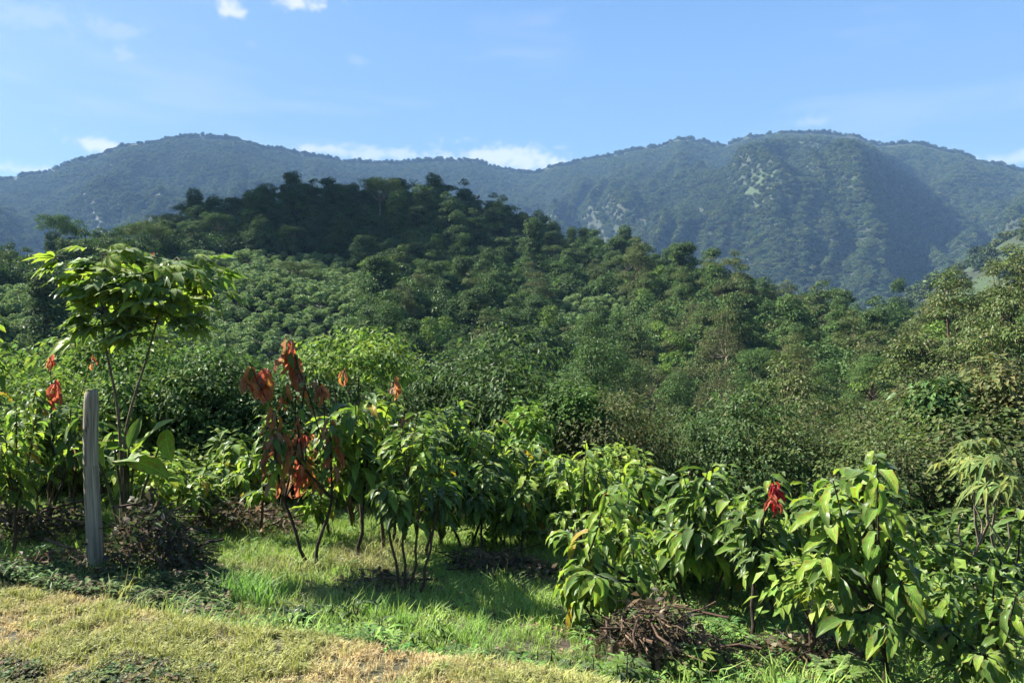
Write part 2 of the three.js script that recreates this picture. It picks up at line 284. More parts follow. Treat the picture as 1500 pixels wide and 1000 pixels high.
// a tree: trunk and limbs up to the lobes, and the crown
function treeKind(seed, name, category, { h, trunkR, spread, crownH, nLobes, lobeR, shape = 'round', bark = M.bark, mat = M.crown, fork = 0.45, ...leaf }) {
  const rng = rngOf(seed), lobes = [], limbs = [];
  const baseY = h - crownH;
  for (let i = 0; i < nLobes; i++) {
    let x, y, z; const a = i * 2.4 + rng() * 0.9, q = Math.sqrt((i + 0.4) / nLobes);
    if (shape === 'round') { y = baseY + crownH * (0.16 + 0.66 * (1 - q * q) + (rng() - 0.5) * 0.4); x = Math.cos(a) * spread * q * 0.74; z = Math.sin(a) * spread * q * 0.74; }
    else if (shape === 'flat') { y = baseY + crownH * (0.62 + 0.2 * (1 - q) + (rng() - 0.5) * 0.3); x = Math.cos(a) * spread * q * 0.85; z = Math.sin(a) * spread * q * 0.85; }
    else { const t = (i + 0.5) / nLobes; y = baseY + crownH * (0.12 + 0.8 * t); const w = spread * Math.pow(1 - t, 0.6) * 0.6; x = Math.cos(a) * w * rng(); z = Math.sin(a) * w * rng(); }
    const r = lobeR * (0.7 + rng() * 0.6);
    lobes.push([V(x, y, z), r, r * (shape === 'flat' ? 0.6 : 0.72), r * (0.85 + rng() * 0.3)]);
  }
  const o = new THREE.Group(); o.name = name; o.userData = { category };
  const f = V((rng() - 0.5) * h * 0.06, h * fork, (rng() - 0.5) * h * 0.06);
  const parts = [tube(path(V(0, -h * 0.06, 0), f, 5, h * 0.03, rng), taper(5, trunkR * 1.25, trunkR * 0.72), 8, false)];
  for (const [c, r] of lobes) { const m = V(lerp(f.x, c.x, 0.55), lerp(f.y, c.y, 0.35), lerp(f.z, c.z, 0.55)), p = [f, m, c.clone().add(V(0, r * 0.1, 0))]; const w = trunkR * (0.28 + 0.25 * rng()); parts.push(tube(new THREE.CatmullRomCurve3(p).getPoints(5), taper(5, w, w * 0.22), 5)); }
  part('trunk', mergeGeometries(parts), bark, o);
  part('crown', crownGeo(rng, { lobes, ...leaf }), mat, o);
  return o;
}
// ---------------------------------------------------------------- forest kinds
const DARK = [[0.054, 0.098, 0.024], [0.064, 0.112, 0.026], [0.048, 0.088, 0.023]];
const MIDG = [[0.060, 0.112, 0.024], [0.074, 0.132, 0.027], [0.050, 0.095, 0.022]];
const OLIVE = [[0.072, 0.110, 0.024], [0.088, 0.124, 0.027], [0.060, 0.096, 0.022], [0.092, 0.10, 0.034]];
const BRIGHT = [[0.11, 0.18, 0.028], [0.13, 0.21, 0.03], [0.09, 0.155, 0.028]];
const BROWN = [[0.085, 0.085, 0.03], [0.075, 0.09, 0.026], [0.062, 0.085, 0.023]];
const K = {
  dark: [1, 2, 3].map((i) => treeKind(100 + i, 'broadleaf_tree', 'tree', { h: 12, trunkR: 0.24, spread: 4.4, crownH: 11, nLobes: 24 + i, lobeR: 1.3, tufts: 1.5, leaves: 15, tuftR: 0.48, L: 0.36, W: 0.10, cols: DARK, bark: M.darkBark })),
  mid: [1, 2, 3].map((i) => treeKind(200 + i, 'rounded_tree', 'tree', { h: 11, trunkR: 0.2, spread: 3.9, crownH: 10, nLobes: 22 + i, lobeR: 1.2, tufts: 1.5, leaves: 14, tuftR: 0.45, L: 0.34, W: 0.10, cols: i === 2 ? [...MIDG, ...OLIVE] : MIDG, bark: M.bark })),
  olive: [1, 2].map((i) => treeKind(300 + i, 'olive_leaved_tree', 'tree', { h: 12, trunkR: 0.22, spread: 4.6, crownH: 11, nLobes: 28, lobeR: 1.12, tufts: 2.2, leaves: 15, tuftR: 0.45, L: 0.22, W: 0.062, cols: OLIVE, mat: M.glossCrown, low: -0.3 })),
  flat: [1, 2].map((i) => treeKind(400 + i, 'spreading_tree', 'tree', { h: 13, trunkR: 0.2, spread: 5.6, crownH: 5.5, nLobes: 16, lobeR: 1.7, shape: 'flat', tufts: 1.3, leaves: 14, tuftR: 0.5, L: 0.26, W: 0.07, cols: i === 1 ? MIDG : [...OLIVE, ...MIDG], low: 0, fork: 0.6, bark: M.paleBark })),
  tall: [1, 2].map((i) => treeKind(500 + i, 'slender_tree', 'tree', { h: 15, trunkR: 0.2, spread: 3.0, crownH: 11, nLobes: 11, lobeR: 1.5, shape: 'column', tufts: 1.4, leaves: 14, tuftR: 0.5, L: 0.36, W: 0.10, cols: i === 1 ? DARK : MIDG, vertical: 0.4, bark: M.paleBark })),
  brown: [1, 2].map((i) => treeKind(600 + i, 'brownish_tree', 'tree', { h: 10, trunkR: 0.18, spread: 4.4, crownH: 9, nLobes: 26, lobeR: 1.0, tufts: 2.2, leaves: 15, tuftR: 0.45, L: 0.18, W: 0.05, cols: BROWN, low: -0.2, bark: M.paleBark })),
  bright: [1, 2].map((i) => treeKind(700 + i, 'light_green_tree', 'tree', { h: 8, trunkR: 0.13, spread: 3.2, crownH: 7, nLobes: 19, lobeR: 1.0, tufts: 1.5, leaves: 13, tuftR: 0.42, L: 0.34, W: 0.10, cols: BRIGHT })),
  nearDark: [1, 2].map((i) => treeKind(130 + i, 'broadleaf_tree', 'tree', { h: 12, trunkR: 0.24, spread: 4.4, crownH: 11, nLobes: 26, lobeR: 1.25, tufts: 4, leaves: 18, tuftR: 0.36, L: 0.14, W: 0.042, cols: DARK, bark: M.darkBark })),
  nearMid: [1, 2].map((i) => treeKind(230 + i, 'rounded_tree', 'tree', { h: 11, trunkR: 0.2, spread: 3.9, crownH: 10, nLobes: 25, lobeR: 1.15, tufts: 4, leaves: 17, tuftR: 0.34, L: 0.135, W: 0.04, cols: MIDG })),
  nearTall: [1].map((i) => treeKind(530 + i, 'slender_tree', 'tree', { h: 15, trunkR: 0.2, spread: 3.0, crownH: 13, nLobes: 13, lobeR: 1.4, shape: 'column', tufts: 2.6, leaves: 16, tuftR: 0.42, L: 0.2, W: 0.055, cols: [...DARK, ...MIDG], vertical: 0.4, bark: M.paleBark })),
};
const LOOK = { dark: 'dark green dense broadleaf tree', mid: 'mid green rounded tree', olive: 'olive green glossy leaved tree', flat: 'flat topped spreading tree', tall: 'tall slender tree with hanging foliage', brown: 'brownish fine leaved tree', bright: 'light green young tree' };
const used = {};
function forestTree(kind, x, z, where, s, rng, sy = s, y = null) {
  const list = (Math.hypot(x, z) < 78 && K['near' + kind[0].toUpperCase() + kind.slice(1)]) || K[kind], i = Math.floor(rng() * list.length), src = list[i];
  return copyOf(src, LOOK[kind] + ' ' + where, LOOK[kind].replace(' tree', ' trees') + ' ' + where, x, z, rng() * 6.28, s, sy, y);
}
const inPlantation = (px, r) => (r > 80 && r < 150 && px > 215 + (r - 80) * 0.6 && px < 535 - Math.abs(r - 110) * 0.5 + 10) || (r > 70 && r < 118 && px > -40 && px < 125);
const inStrip = (px, r) => r > 108 && r < 138 && px > 795 && px < 940;
{
  const rng = rngOf(77), put = [];
  const free = (x, z, d) => put.every(([a, b, q]) => (a - x) ** 2 + (b - z) ** 2 > ((d + q) / 2) ** 2);
  const scatter = (n, p0, p1, r0, r1, kinds, where, s0, s1, gap, test = () => true) => {
    for (let i = 0, k = 0; i < n * 14 && k < n; i++) {
      const px = lerp(p0, p1, rng()), r = lerp(r0, r1, Math.sqrt(rng())), az = azOf(px), x = Math.sin(az) * r, z = -Math.cos(az) * r;
      if (!test(px, r) || inPlantation(px, r) || inStrip(px, r) || !free(x, z, gap)) continue;
      put.push([x, z, gap]); k++;
      const s = lerp(s0, s1, rng());
      forestTree(pick(rng, kinds), x, z, where, s, rng, s * lerp(0.85, 1.15, rng()));
    }
  };
  // the knoll
  scatter(210, -60, 1000, 150, 232, ['dark', 'dark', 'dark', 'dark', 'dark', 'dark', 'dark', 'tall', 'dark', 'dark', 'mid', 'dark', 'dark', 'dark', 'flat'], 'on the dark wooded knoll', 0.62, 0.98, 5.2, (px, r) => r > 152 || px > 560 || px < 220);
  // the slope below it
  scatter(95, 520, 1010, 78, 160, ['mid', 'mid', 'bright', 'dark', 'olive', 'dark', 'bright', 'mid', 'brown'], 'on the slope below the knoll', 0.5, 0.8, 4.8);
  scatter(26, -60, 250, 75, 150, ['dark', 'mid', 'dark', 'flat'], 'beside the plantation of young plants', 0.5, 0.75, 5);
  scatter(14, 210, 560, 122, 160, ['mid', 'mid', 'dark', 'flat'], 'at the top of the plantation', 0.5, 0.7, 4.6);
  // the valley floor
  scatter(60, 300, 1000, 34, 76, ['dark', 'dark', 'mid', 'tall', 'dark', 'brown'], 'on the valley floor', 0.55, 0.85, 4.4, (px, r) => px > 560 || r < 56);
  scatter(26, -80, 330, 30, 66, ['mid', 'dark', 'mid'], 'in the hollow behind the young trees', 0.4, 0.6, 4.2);
  // right side
  scatter(64, 960, 1300, 60, 160, ['olive', 'brown', 'dark', 'mid', 'dark', 'brown', 'mid'], 'where the valley opens to the mountain', 0.55, 0.85, 5.0);
  scatter(60, 1180, 1600, 45, 150, ['olive', 'mid', 'olive', 'brown', 'bright'], 'on the sunny slope facing the mountain', 0.6, 0.9, 5.0);
  scatter(60, 1000, 1600, 130, 265, ['olive', 'mid', 'olive', 'brown', 'dark'], 'on the low ridge before the mountain', 0.6, 0.85, 5.6);
  scatter(20, 1000, 1560, 26, 44, ['brown', 'olive', 'brown', 'olive'], 'above the young trees', 0.45, 0.62, 4.0);
  console.log('forest trees', put.length);
}
// trees that stand out
function single(kind, i, label, px, r, topPy, s) {
  const az = azOf(px), x = Math.sin(az) * r, z = -Math.cos(az) * r, src = K[kind][i], d = r * Math.cos(az), top = heightAt(topPy, d), hh = { dark: 12, mid: 11, olive: 12, flat: 13, tall: 15, brown: 10, bright: 8 }[kind] * 1.05, gy = height(x, z);
  const o = copyOf(src, label, undefined, x, z, px, s, Math.max(0.3, (top - gy) / hh)); delete o.userData.group; return o;
}
single('olive', 0, 'tall olive green tree rising where the knoll meets the valley', 935, 135, 338, 0.95);
single('dark', 1, 'dark tree beside the tall olive one at the foot of the knoll', 1000, 138, 346, 0.85);
single('olive', 1, 'wide olive green tree on the skyline in front of the mountain shadow', 1075, 128, 366, 0.85);
single('dark', 0, 'small dark rounded tree alone in front of the sunlit pasture hill', 1318, 238, 402, 0.95);
single('tall', 0, 'slender dark tree standing above the crest of the knoll', 545, 210, 256, 0.62);
single('tall', 1, 'emergent pale stemmed tree on the shoulder of the knoll', 285, 196, 270, 0.85);
single('flat', 0, 'open branched tree in front of the hazy mountain foot', 88, 175, 312, 0.8);
single('tall', 0, 'dark creeper hung tree above the plantation', 70, 78, 385, 0.85);
single('brown', 0, 'grey brown thin crowned tree beside the plantation', 212, 60, 452, 0.85);
single('olive', 0, 'big olive tree at the edge of the sunny slope', 1485, 62, 352, 0.8);
single('flat', 1, 'broad umbrella crowned tree at the top of the plantation', 435, 126, 382, 0.75);

// a palm on the crest
{
  const [x, z] = [Math.sin(azOf(603)) * 205, -Math.cos(azOf(603)) * 205], gy = height(x, z), top = heightAt(272, 205 * Math.cos(azOf(603))) - gy;
  const o = thing('palm_tree', 'fan shaped palm rising from the crest of the knoll', 'palm', null, x, z), rng = rngOf(9);
  part('trunk', tube(path(V(0, -0.5, 0), V(0.3, top, 0), 6, 0.3, rng), taper(6, 0.2, 0.12), 8), M.paleBark, o);
  for (let i = 0; i < 14; i++) {
    const B = new Leaves(), a = i / 14 * 6.28, el = 0.2 + rng() * 1.1;
    for (let t = 0.1; t < 1; t += 0.05) for (const sd of [-1, 1]) { const p = V(Math.cos(a) * Math.cos(el) * t * 3.2, Math.sin(el) * t * 3.2 - t * t * 1.2, Math.sin(a) * Math.cos(el) * t * 3.2), d = V(-Math.sin(a) * sd + Math.cos(a) * 0.7, -0.25, Math.cos(a) * sd + Math.sin(a) * 0.7).normalize(); B.blade(p, d, V(0, 1, 0).cross(d).normalize(), V(0, 1, 0), 0.75 * (1 - 0.5 * t), 0.06, 0.2, 0.3, vary(rng, [0.05, 0.11, 0.04], 0.2)); }
    const f = part('frond', B.geo(), M.crown, o); f.position.set(0.3, top, 0);
  }
}
// a dark bird gliding over the crest
{
  const d = 150, p = V((700 - 750) / F * d, heightAt(290, d), -d), o = thing('bird', 'small black bird gliding above the crest of the knoll', 'bird', null, p.x, p.z, p.y), s = [];
  const body = new THREE.SphereGeometry(0.16, 10, 8); body.scale(2.2, 0.9, 0.9); const head = new THREE.SphereGeometry(0.08, 8, 6); head.translate(0.42, 0.05, 0); const tail = new THREE.ConeGeometry(0.16, 0.4, 6); tail.rotateZ(-Math.PI / 2); tail.scale(1, 0.3, 1); tail.translate(-0.45, 0, 0);
  for (const k of [-1, 1]) { const sh = new THREE.Shape([[0.2, 0], [0.3, 0.35], [0.15, 0.85], [-0.12, 0.9], [-0.2, 0.4], [-0.2, 0]].map(([a, b]) => new THREE.Vector2(a, b))), w = new THREE.ExtrudeGeometry(sh, { depth: 0.03, bevelEnabled: false }); w.rotateX(k * 0.9 + (k < 0 ? 0 : 0)); if (k < 0) { w.scale(1, 1, 1); } s.push(w); }
  part('body', mergeGeometries([body, head, tail].map((g) => g.toNonIndexed())), new THREE.MeshStandardMaterial({ color: lin(0.012, 0.012, 0.014), roughness: 0.8 }), o);
  for (const w of s) part('wing', w, new THREE.MeshStandardMaterial({ color: lin(0.012, 0.012, 0.014), roughness: 0.8 }), o);
  o.rotation.set(0.1, 0.6, 0.2);
}

// ---------------------------------------------------------------- the plantation: umbrella leaved plants in rows
{
  const rng = rngOf(31);
  const kinds = [0, 1, 2].map((i) => {
    const o = new THREE.Group(); o.name = 'plantation_plant'; o.userData = { category: 'plant' };
    const lobes = [[V(0, 2.05, 0), 0.62, 0.5, 0.62], [V(0.3, 1.6, 0.2), 0.5, 0.4, 0.5], [V(-0.3, 1.5, -0.15), 0.5, 0.4, 0.5]];
    part('stem', mergeGeometries([tube([V(0, -0.3, 0), V(0.02, 1, 0), V(0, 2.1, 0)], [0.05, 0.04, 0.02], 5), tube([V(0, 0.8, 0), V(0.25, 1.3, 0.15), V(0.3, 1.7, 0.2)], [0.03, 0.025, 0.01], 5), tube([V(0, 0.7, 0), V(-0.25, 1.2, -0.1), V(-0.3, 1.6, -0.15)], [0.03, 0.025, 0.01], 5)]), M.greenStem, o);
    part('crown', crownGeo(rngOf(40 + i), { lobes, tufts: 3.4, leaves: 0, tuftR: 0.38, L: 0.3, W: 0.06, cols: [[0.155, 0.23, 0.075], [0.18, 0.26, 0.08], [0.135, 0.205, 0.07]], palmate: 7, droop: 0.6, low: -0.2 }), M.crown, o);
    return o;
  });
  const spots = [];
  for (let r = 82; r < 150; r += 2.0) for (let px = -40; px < 950; px += 1.75 / r * F) { const p = px + (rng() - 0.5) * 10, q = r + (rng() - 0.5) * 1.2; if ((inPlantation(p, q) || inStrip(p, q)) && rng() < 0.9 && fbm(p / 45, q / 9, 3) > 0.24) spots.push([p, q]); }
  spots.sort((a, b) => a[1] - b[1]);
  const rest = [[], [], []];
  spots.forEach(([px, r], i) => {
    const az = azOf(px), x = Math.sin(az) * r, z = -Math.cos(az) * r, s = 0.72 + rng() * 0.45, turn = rng() * 6.28, k = Math.floor(rng() * 3);
    if (i < 300) copyOf(kinds[k], 'light green umbrella leaved plant in the plantation rows', 'plants in the plantation rows', x, z, turn, s);
    else rest[k].push(new THREE.Matrix4().compose(V(x, height(x, z), z), new THREE.Quaternion().setFromAxisAngle(V(0, 1, 0), turn), V(s, s, s)));
  });
  const g = thing('plantation_plants', 'farther rows of light green umbrella leaved plants', 'plants', null, 0, 0, 0); g.userData.kind = 'stuff';
  rest.forEach((list, k) => { if (!list.length) return; for (const c of kinds[k].children) { const m = new THREE.InstancedMesh(c.geometry, c.material, list.length); m.name = c.name; list.forEach((q, i) => m.setMatrixAt(i, q)); m.castShadow = m.receiveShadow = true; g.add(m); } });
  console.log('plantation', spots.length);
}

// ---------------------------------------------------------------- far woods: mountains and the pasture hill
{
  const rng = rngOf(55), kinds = [0, 1, 2, 3].map((i) => {
    const r = rngOf(60 + i), lobes = []; const n = 5; for (let k = 0; k < n; k++) { const a = k * 2.4 + r(), q = k ? 2.2 : 0; lobes.push([V(Math.cos(a) * q, 6.2 + (k ? r() * 1.6 : 2.6), Math.sin(a) * q), 2.5, 1.9, 2.5]); }
    const crown = crownGeo(r, { lobes, tufts: 0.20, leaves: 6, tuftR: 1.0, L: 1.5, W: 0.55, cols: [[[0.030, 0.055, 0.018], [0.045, 0.075, 0.02]], [[0.045, 0.07, 0.02], [0.065, 0.095, 0.025]], [[0.075, 0.095, 0.025], [0.055, 0.085, 0.022]], [[0.035, 0.06, 0.022], [0.03, 0.055, 0.02]]][i], low: -0.5 });
    return crown;
  });
  const woods = (label, n, pick_) => {
    const lists = [[], [], [], []];
    for (let i = 0; i < n; i++) { const p = pick_(); if (p) lists[Math.floor(rng() * 4)].push(p); }
    lists.forEach((list, k) => {
      const m = new THREE.InstancedMesh(kinds[k], M.far, list.length); m.name = numbered('distant_forest'); m.userData = { kind: 'stuff', label: label[k], category: 'forest' };
      const q = new THREE.Quaternion(), c = new THREE.Color();
      list.forEach(([x, y, z, s], i) => { q.setFromAxisAngle(V(0, 1, 0), rng() * 6.28); m.setMatrixAt(i, new THREE.Matrix4().compose(V(x, y, z), q, V(s * (0.9 + rng() * 0.3), s * (0.8 + rng() * 0.5), s * (0.9 + rng() * 0.3)))); const v = 0.8 + rng() * 0.4; m.setColorAt(i, c.setRGB(v * (0.9 + rng() * 0.25), v, v)); });
      m.castShadow = m.receiveShadow = true; scene.add(m);
    });
  };
  const kindsOf = (where) => ['darkest green', 'mid green', 'olive green', 'deep green'].map((c) => c + ' ' + where);
  woods(kindsOf('tree crowns of the forest covering the hazy mountains'), 150000, () => {
    const az = lerp(-0.68, 0.68, rng()), r = rng() < 0.2 ? lerp(1780, 1925, rng()) : Math.sqrt(lerp(860 ** 2, 1900 ** 2, rng())), x = Math.sin(az) * r, z = -Math.cos(az) * r;
    if (rng() < pastureAt(x, z) * 0.8) return null;
    return [x, height(x, z) - 3, z, 0.5 + rng() * rng() * 0.65];
  });
  woods(kindsOf('tree crowns on the hills between knoll and mountains'), 5200, () => {
    const az = lerp(-0.68, 0.68, rng()), r = Math.sqrt(lerp(250 ** 2, 860 ** 2, rng())), x = Math.sin(az) * r, z = -Math.cos(az) * r;
    if (rng() < pastureAt(x, z) * 0.8) return null;
    return [x, height(x, z) - 1.0, z, 0.45 + rng() * 0.5];
  });
}
console.log('far woods done');

// an unseen cumulus, added beyond the frame to shade the knoll
{
  const rng = rngOf(404), parts = [], P = V(-54, 38, -212).addScaledVector(sunDir, 1400), e1 = V(sunDir.z, 0, -sunDir.x).normalize(), e2 = sunDir.clone().cross(e1).normalize();
  for (let i = 0; i < 34; i++) {
    const a = rng() * 6.28, q = Math.sqrt(rng()), r = 9 + rng() * 14, g = new THREE.IcosahedronGeometry(r, 3), p = g.attributes.position, c = V(0, 0, 0).addScaledVector(e1, Math.cos(a) * q * 54).addScaledVector(e2, Math.sin(a) * q * 29).addScaledVector(sunDir, (rng() - 0.5) * 26);
    for (let k = 0; k < p.count; k++) { const v = V(p.getX(k), p.getY(k), p.getZ(k)), n = 1 + 0.35 * (fbm(v.x / 9 + i * 7, v.y / 9 + v.z / 11, 3) - 0.5); p.setXYZ(k, c.x + v.x * n, c.y + v.y * n * 0.85, c.z + v.z * n); }
    g.computeVertexNormals(); parts.push(g);
  }
  const o = thing('cloud', 'unseen white cumulus cloud added to shade the knoll', 'cloud', null, P.x, P.z, P.y);
  part('billows', mergeGeometries(parts), new THREE.MeshStandardMaterial({ color: lin(0.9, 0.9, 0.9), roughness: 1 }), o);
}

// ---------------------------------------------------------------- leaf blades for the young trees: u along, v across; base at the origin, growing along +x, face up
function leafGeo(droop, fold, wave, width = 0.36, lift = 0.25, nx = 6, seed = 1) {
  const rng = rngOf(seed), pos = [], uv = [], idx = [], ph = rng() * 6.28; let x = 0, y = 0;
  for (let i = 0; i <= nx; i++) {
    const u = i / nx, th = lift - droop * u; if (i) { x += Math.cos(th) / nx; y += Math.sin(th) / nx; }
    const w = width / 2 * Math.pow(Math.sin(Math.PI * Math.pow(clamp(u, 0.012, 0.992), 0.85)), 0.75);
    for (let j = 0; j <= 4; j++) { const v = j / 2 - 1, up = fold * Math.abs(v) * w + wave * Math.sin(u * 17 + ph + v * 1.3) * v * v * w; pos.push(x - Math.sin(th) * up, y + Math.cos(th) * up, v * w); uv.push(u, (v + 1) / 2); }
  }
  for (let i = 0; i < nx; i++) for (let j = 0; j < 4; j++) { const a = i * 5 + j, c = a + 5; idx.push(a, a + 1, c, a + 1, c + 1, c); }
  const g = new THREE.BufferGeometry(); g.setAttribute('position', new THREE.Float32BufferAttribute(pos, 3)); g.setAttribute('uv', new THREE.Float32BufferAttribute(uv, 2)); g.setIndex(idx); g.computeVertexNormals(); return g;
}
const COCOA = [[0.8, 0.3, 0.25, 0.29], [1.1, 0.4, 0.3, 0.31], [1.4, 0.45, 0.3, 0.28], [1.7, 0.35, 0.35, 0.30], [2.0, 0.55, 0.35, 0.28], [1.2, 0.15, 0.45, 0.34]].map(([a, b, c, w], i) => leafGeo(a, b, c, w, 0.3, 6, 20 + i));
const WILTED = [[1.2, 0.9, 0.3, 0.30], [1.7, 1.1, 0.35, 0.26], [0.8, 0.7, 0.4, 0.28]].map(([a, b, c, w], i) => leafGeo(a, b, c, w, 0.0, 6, 40 + i));
const LOBED = [0.4, 0.8, 1.2].map((dr, i) => mergeGeometries([-1.15, -0.55, 0, 0.55, 1.15].map((a, k) => { const l = 1 - Math.abs(a) * 0.33, g = leafGeo(dr, 0.15, 0.3, 0.33, 0.3, 4, 60 + i * 7 + k); g.scale(l, l, l); g.rotateY(-a); g.translate(0, Math.abs(a) * -0.012, 0); return g; })));
const PADDLE = [leafGeo(0.5, 0.22, 0.1, 0.42, 0.35, 7, 80), leafGeo(1.0, 0.3, 0.12, 0.5, 0.3, 7, 81), leafGeo(0.25, 0.4, 0.08, 0.34, 0.1, 7, 82)];
const ROUNDISH = [leafGeo(0.8, 0.1, 0.1, 0.8, 0.2, 5, 90), leafGeo(1.3, 0.15, 0.12, 0.75, 0.2, 5, 91)];

const _m = new THREE.Matrix4();
function leafAt(parent, geo, mat, o, dir, L, roll = 0, upHint = V(0, 1, 0), name = 'leaf') {
  const x = dir.clone().normalize(), z = x.clone().cross(upHint); if (z.lengthSq() < 1e-4) z.set(0, 0, 1); z.normalize(); const y = z.clone().cross(x);
  const m = part(name, geo, mat, parent); m.quaternion.setFromRotationMatrix(_m.makeBasis(x, y, z)); m.rotateX(roll); m.position.copy(o); m.scale.setScalar(L); return m;
}
const weighted = (rng, list) => { let t = 0; for (const [, w] of list) t += w; let q = rng() * t; for (const [m, w] of list) { q -= w; if (q <= 0) return m; } return list[0][0]; };
const GREEN = [[M.deep, 3], [M.green, 4], [M.fresh, 3], [M.lime, 1.5]], LIGHT = [[M.deep, 1], [M.green, 3], [M.fresh, 4], [M.lime, 4], [M.yellow, 0.3]], RUSTY = [[M.brown, 1.5], [M.rust, 2], [M.red, 0.5], [M.orange, 1], [M.green, 4], [M.fresh, 3], [M.lime, 1], [M.tan, 0.8]];

// a young cocoa tree: stem, fan of branches, large hanging leaves
function cocoa(label, { px, d, top, spread, leaf, n = 110, pal = GREEN, seed, group, bunches = [], stems = 1, base = px, bark = M.darkBark, geos = COCOA, name = 'cocoa_tree', category = 'tree', droopy = 0, fwd = 0, low = 0.58, lowest = 0.3, nb = 0 }) {
  const rng = rngOf(seed), [x, z] = spot(base, d), gy = height(x, z), o = thing(name, label, category, group, x, z), k = d / F;
  const H = heightAt(top, d) - gy, S = spread / 2 * k, L = leaf * 0.7 * k, off = (px - base) * k, R = 0.012 + H * 0.0085;
  const tips = [], nB = nb || 5 + Math.floor(rng() * 2);
  for (let s = 0; s < stems; s++) {
    const sx = stems > 1 ? (s / (stems - 1) - 0.5) * S * 0.95 : 0, fork = V(off * 0.5 + sx, H * (0.32 + rng() * 0.08), (rng() - 0.5) * 0.15);
    part('trunk', tube(path(V((rng() - 0.5) * 0.04 * stems, -0.12, (rng() - 0.5) * 0.04), fork, 5, 0.05, rng), taper(5, R * (stems > 2 ? 0.55 : stems > 1 ? 0.7 : 0.95), R * (stems > 2 ? 0.38 : 0.5)), 7, false), bark, o);
    const m = Math.ceil(nB / stems);
    for (let b = 0; b < m; b++) {
      const a = (b / m) * 6.28 + rng() * 0.8 + s * 1.7, q = b === 0 && s === 0 ? 0.15 : 0.45 + rng() * 0.55, e = V(off + Math.cos(a) * S * 0.72 * q, (b === 0 && s === 0 ? H - L * 0.15 : H * (low + rng() * (0.94 - low)) - L * 0.1), Math.sin(a) * S * 0.72 * q);
      const mid = V(lerp(fork.x, e.x, 0.6), lerp(fork.y, e.y, 0.45), lerp(fork.z, e.z, 0.6)), c = new THREE.CatmullRomCurve3([fork, mid, e]);
      c.owner = part('branch', tube(c.getPoints(6), taper(6, R * 0.5, R * 0.18), 5), bark, o);
      tips.push(c);
    }
  }
  const per = Math.ceil(Math.min(285, n * 2.1) / tips.length);
  for (const c of tips) for (let i = 0; i < per; i++) {
    const t = Math.pow((i + rng()) / per, 0.75) * (1 - lowest) + lowest, p = c.getPoint(t), a = i * 2.4 + rng() * 1.1, out = V(p.x - off, 0, p.z).normalize();
    const dir = V(Math.cos(a), -0.12 + 0.55 * Math.pow(t, 3) * rng() - (droopy + 0.35) * rng(), Math.sin(a)).addScaledVector(out, 0.45), l = L * (0.5 + 0.65 * rng());
    const wil = false, gi = Math.min(geos.length - 1, Math.floor(rng() * geos.length)), mt = weighted(rng, pal), dry = mt === M.brown || mt === M.rust || mt === M.tan || mt === M.red || mt === M.orange;
    leafAt(c.owner, dry ? pick(rng, WILTED) : geos[gi], mt, p.clone().addScaledVector(dir, 0.03), dry ? dir.add(V(0, -0.7, 0)) : dir, l, (rng() - 0.5) * 0.9);
  }
  for (const [bx, by, cnt, mats, len] of bunches) {    // a flush of hanging young leaves at the end of a shoot
    const e = V((bx - base) * k, heightAt(by, d) - gy, fwd + (rng() - 0.5) * 0.15), c = tips[Math.floor(rng() * tips.length)];
    const shoot = part('branch', tube(path(c.getPoint(0.35), e, 4, 0.05, rng, 0.05), taper(4, R * 0.3, R * 0.14), 5), bark, o);
    for (let i = 0; i < cnt * 1.4; i++) { const a = i * 2.4, dir = V(Math.cos(a) * 0.65, -0.4 - rng() * 0.6, Math.sin(a) * 0.65); leafAt(shoot, rng() < 0.4 ? pick(rng, COCOA) : pick(rng, WILTED), pick(rng, mats), e.clone().add(V((rng() - 0.5) * 0.05, -rng() * len * k * 0.8, (rng() - 0.5) * 0.05)), dir, len * k * (0.45 + rng() * 0.55), (rng() - 0.5) * 1.5); }
  }
  return o;
}
const REDS = [M.red, M.red, M.rust, M.orange, M.orange, M.tan], BROWNS = [M.rust, M.brown, M.rust, M.red, M.tan, M.orange, M.orange, M.green], SCARLET = [M.scarlet, M.scarlet, M.red];
cocoa('cocoa tree with two red leaf bunches beside the grey post', { px: 45, d: 8.2, top: 565, spread: 190, leaf: 52, n: 150, pal: LIGHT, seed: 1, stems: 2, bunches: [[78, 516, 7, [M.red, M.scarlet, M.rust], 20], [84, 554, 9, [M.red, M.scarlet, M.red, M.rust], 30], [133, 520, 4, REDS, 16]] });
cocoa('cocoa tree hung with rust red and brown withering leaves', { px: 440, base: 460, d: 7.3, top: 545, spread: 150, leaf: 44, n: 120, pal: RUSTY, seed: 2, stems: 2, bunches: [[388, 536, 14, REDS, 40], [368, 530, 9, BROWNS, 36], [424, 492, 12, BROWNS, 40], [432, 518, 14, BROWNS, 40], [420, 560, 9, BROWNS, 34], [405, 632, 10, REDS, 40], [445, 630, 7, REDS, 26], [440, 670, 10, REDS, 40], [468, 560, 8, BROWNS, 28]] });
cocoa('cocoa tree with broad lime leaves and yellow low leaf next to withering one', { px: 535, base: 527, d: 7.7, top: 562, spread: 170, leaf: 66, n: 120, pal: LIGHT, seed: 3, bunches: [[503, 620, 4, [M.yellow, M.yellow, M.lime], 60], [500, 535, 3, [M.orange, M.rust], 24], [577, 545, 7, BROWNS, 30], [598, 600, 4, BROWNS, 26]] });
cocoa('several stemmed cocoa tree on the open green grass', { px: 605, base: 597, d: 6.4, top: 598, spread: 140, leaf: 52, n: 120, pal: GREEN, seed: 4, stems: 4, nb: 8, bark: M.bark, lowest: 0.35 });
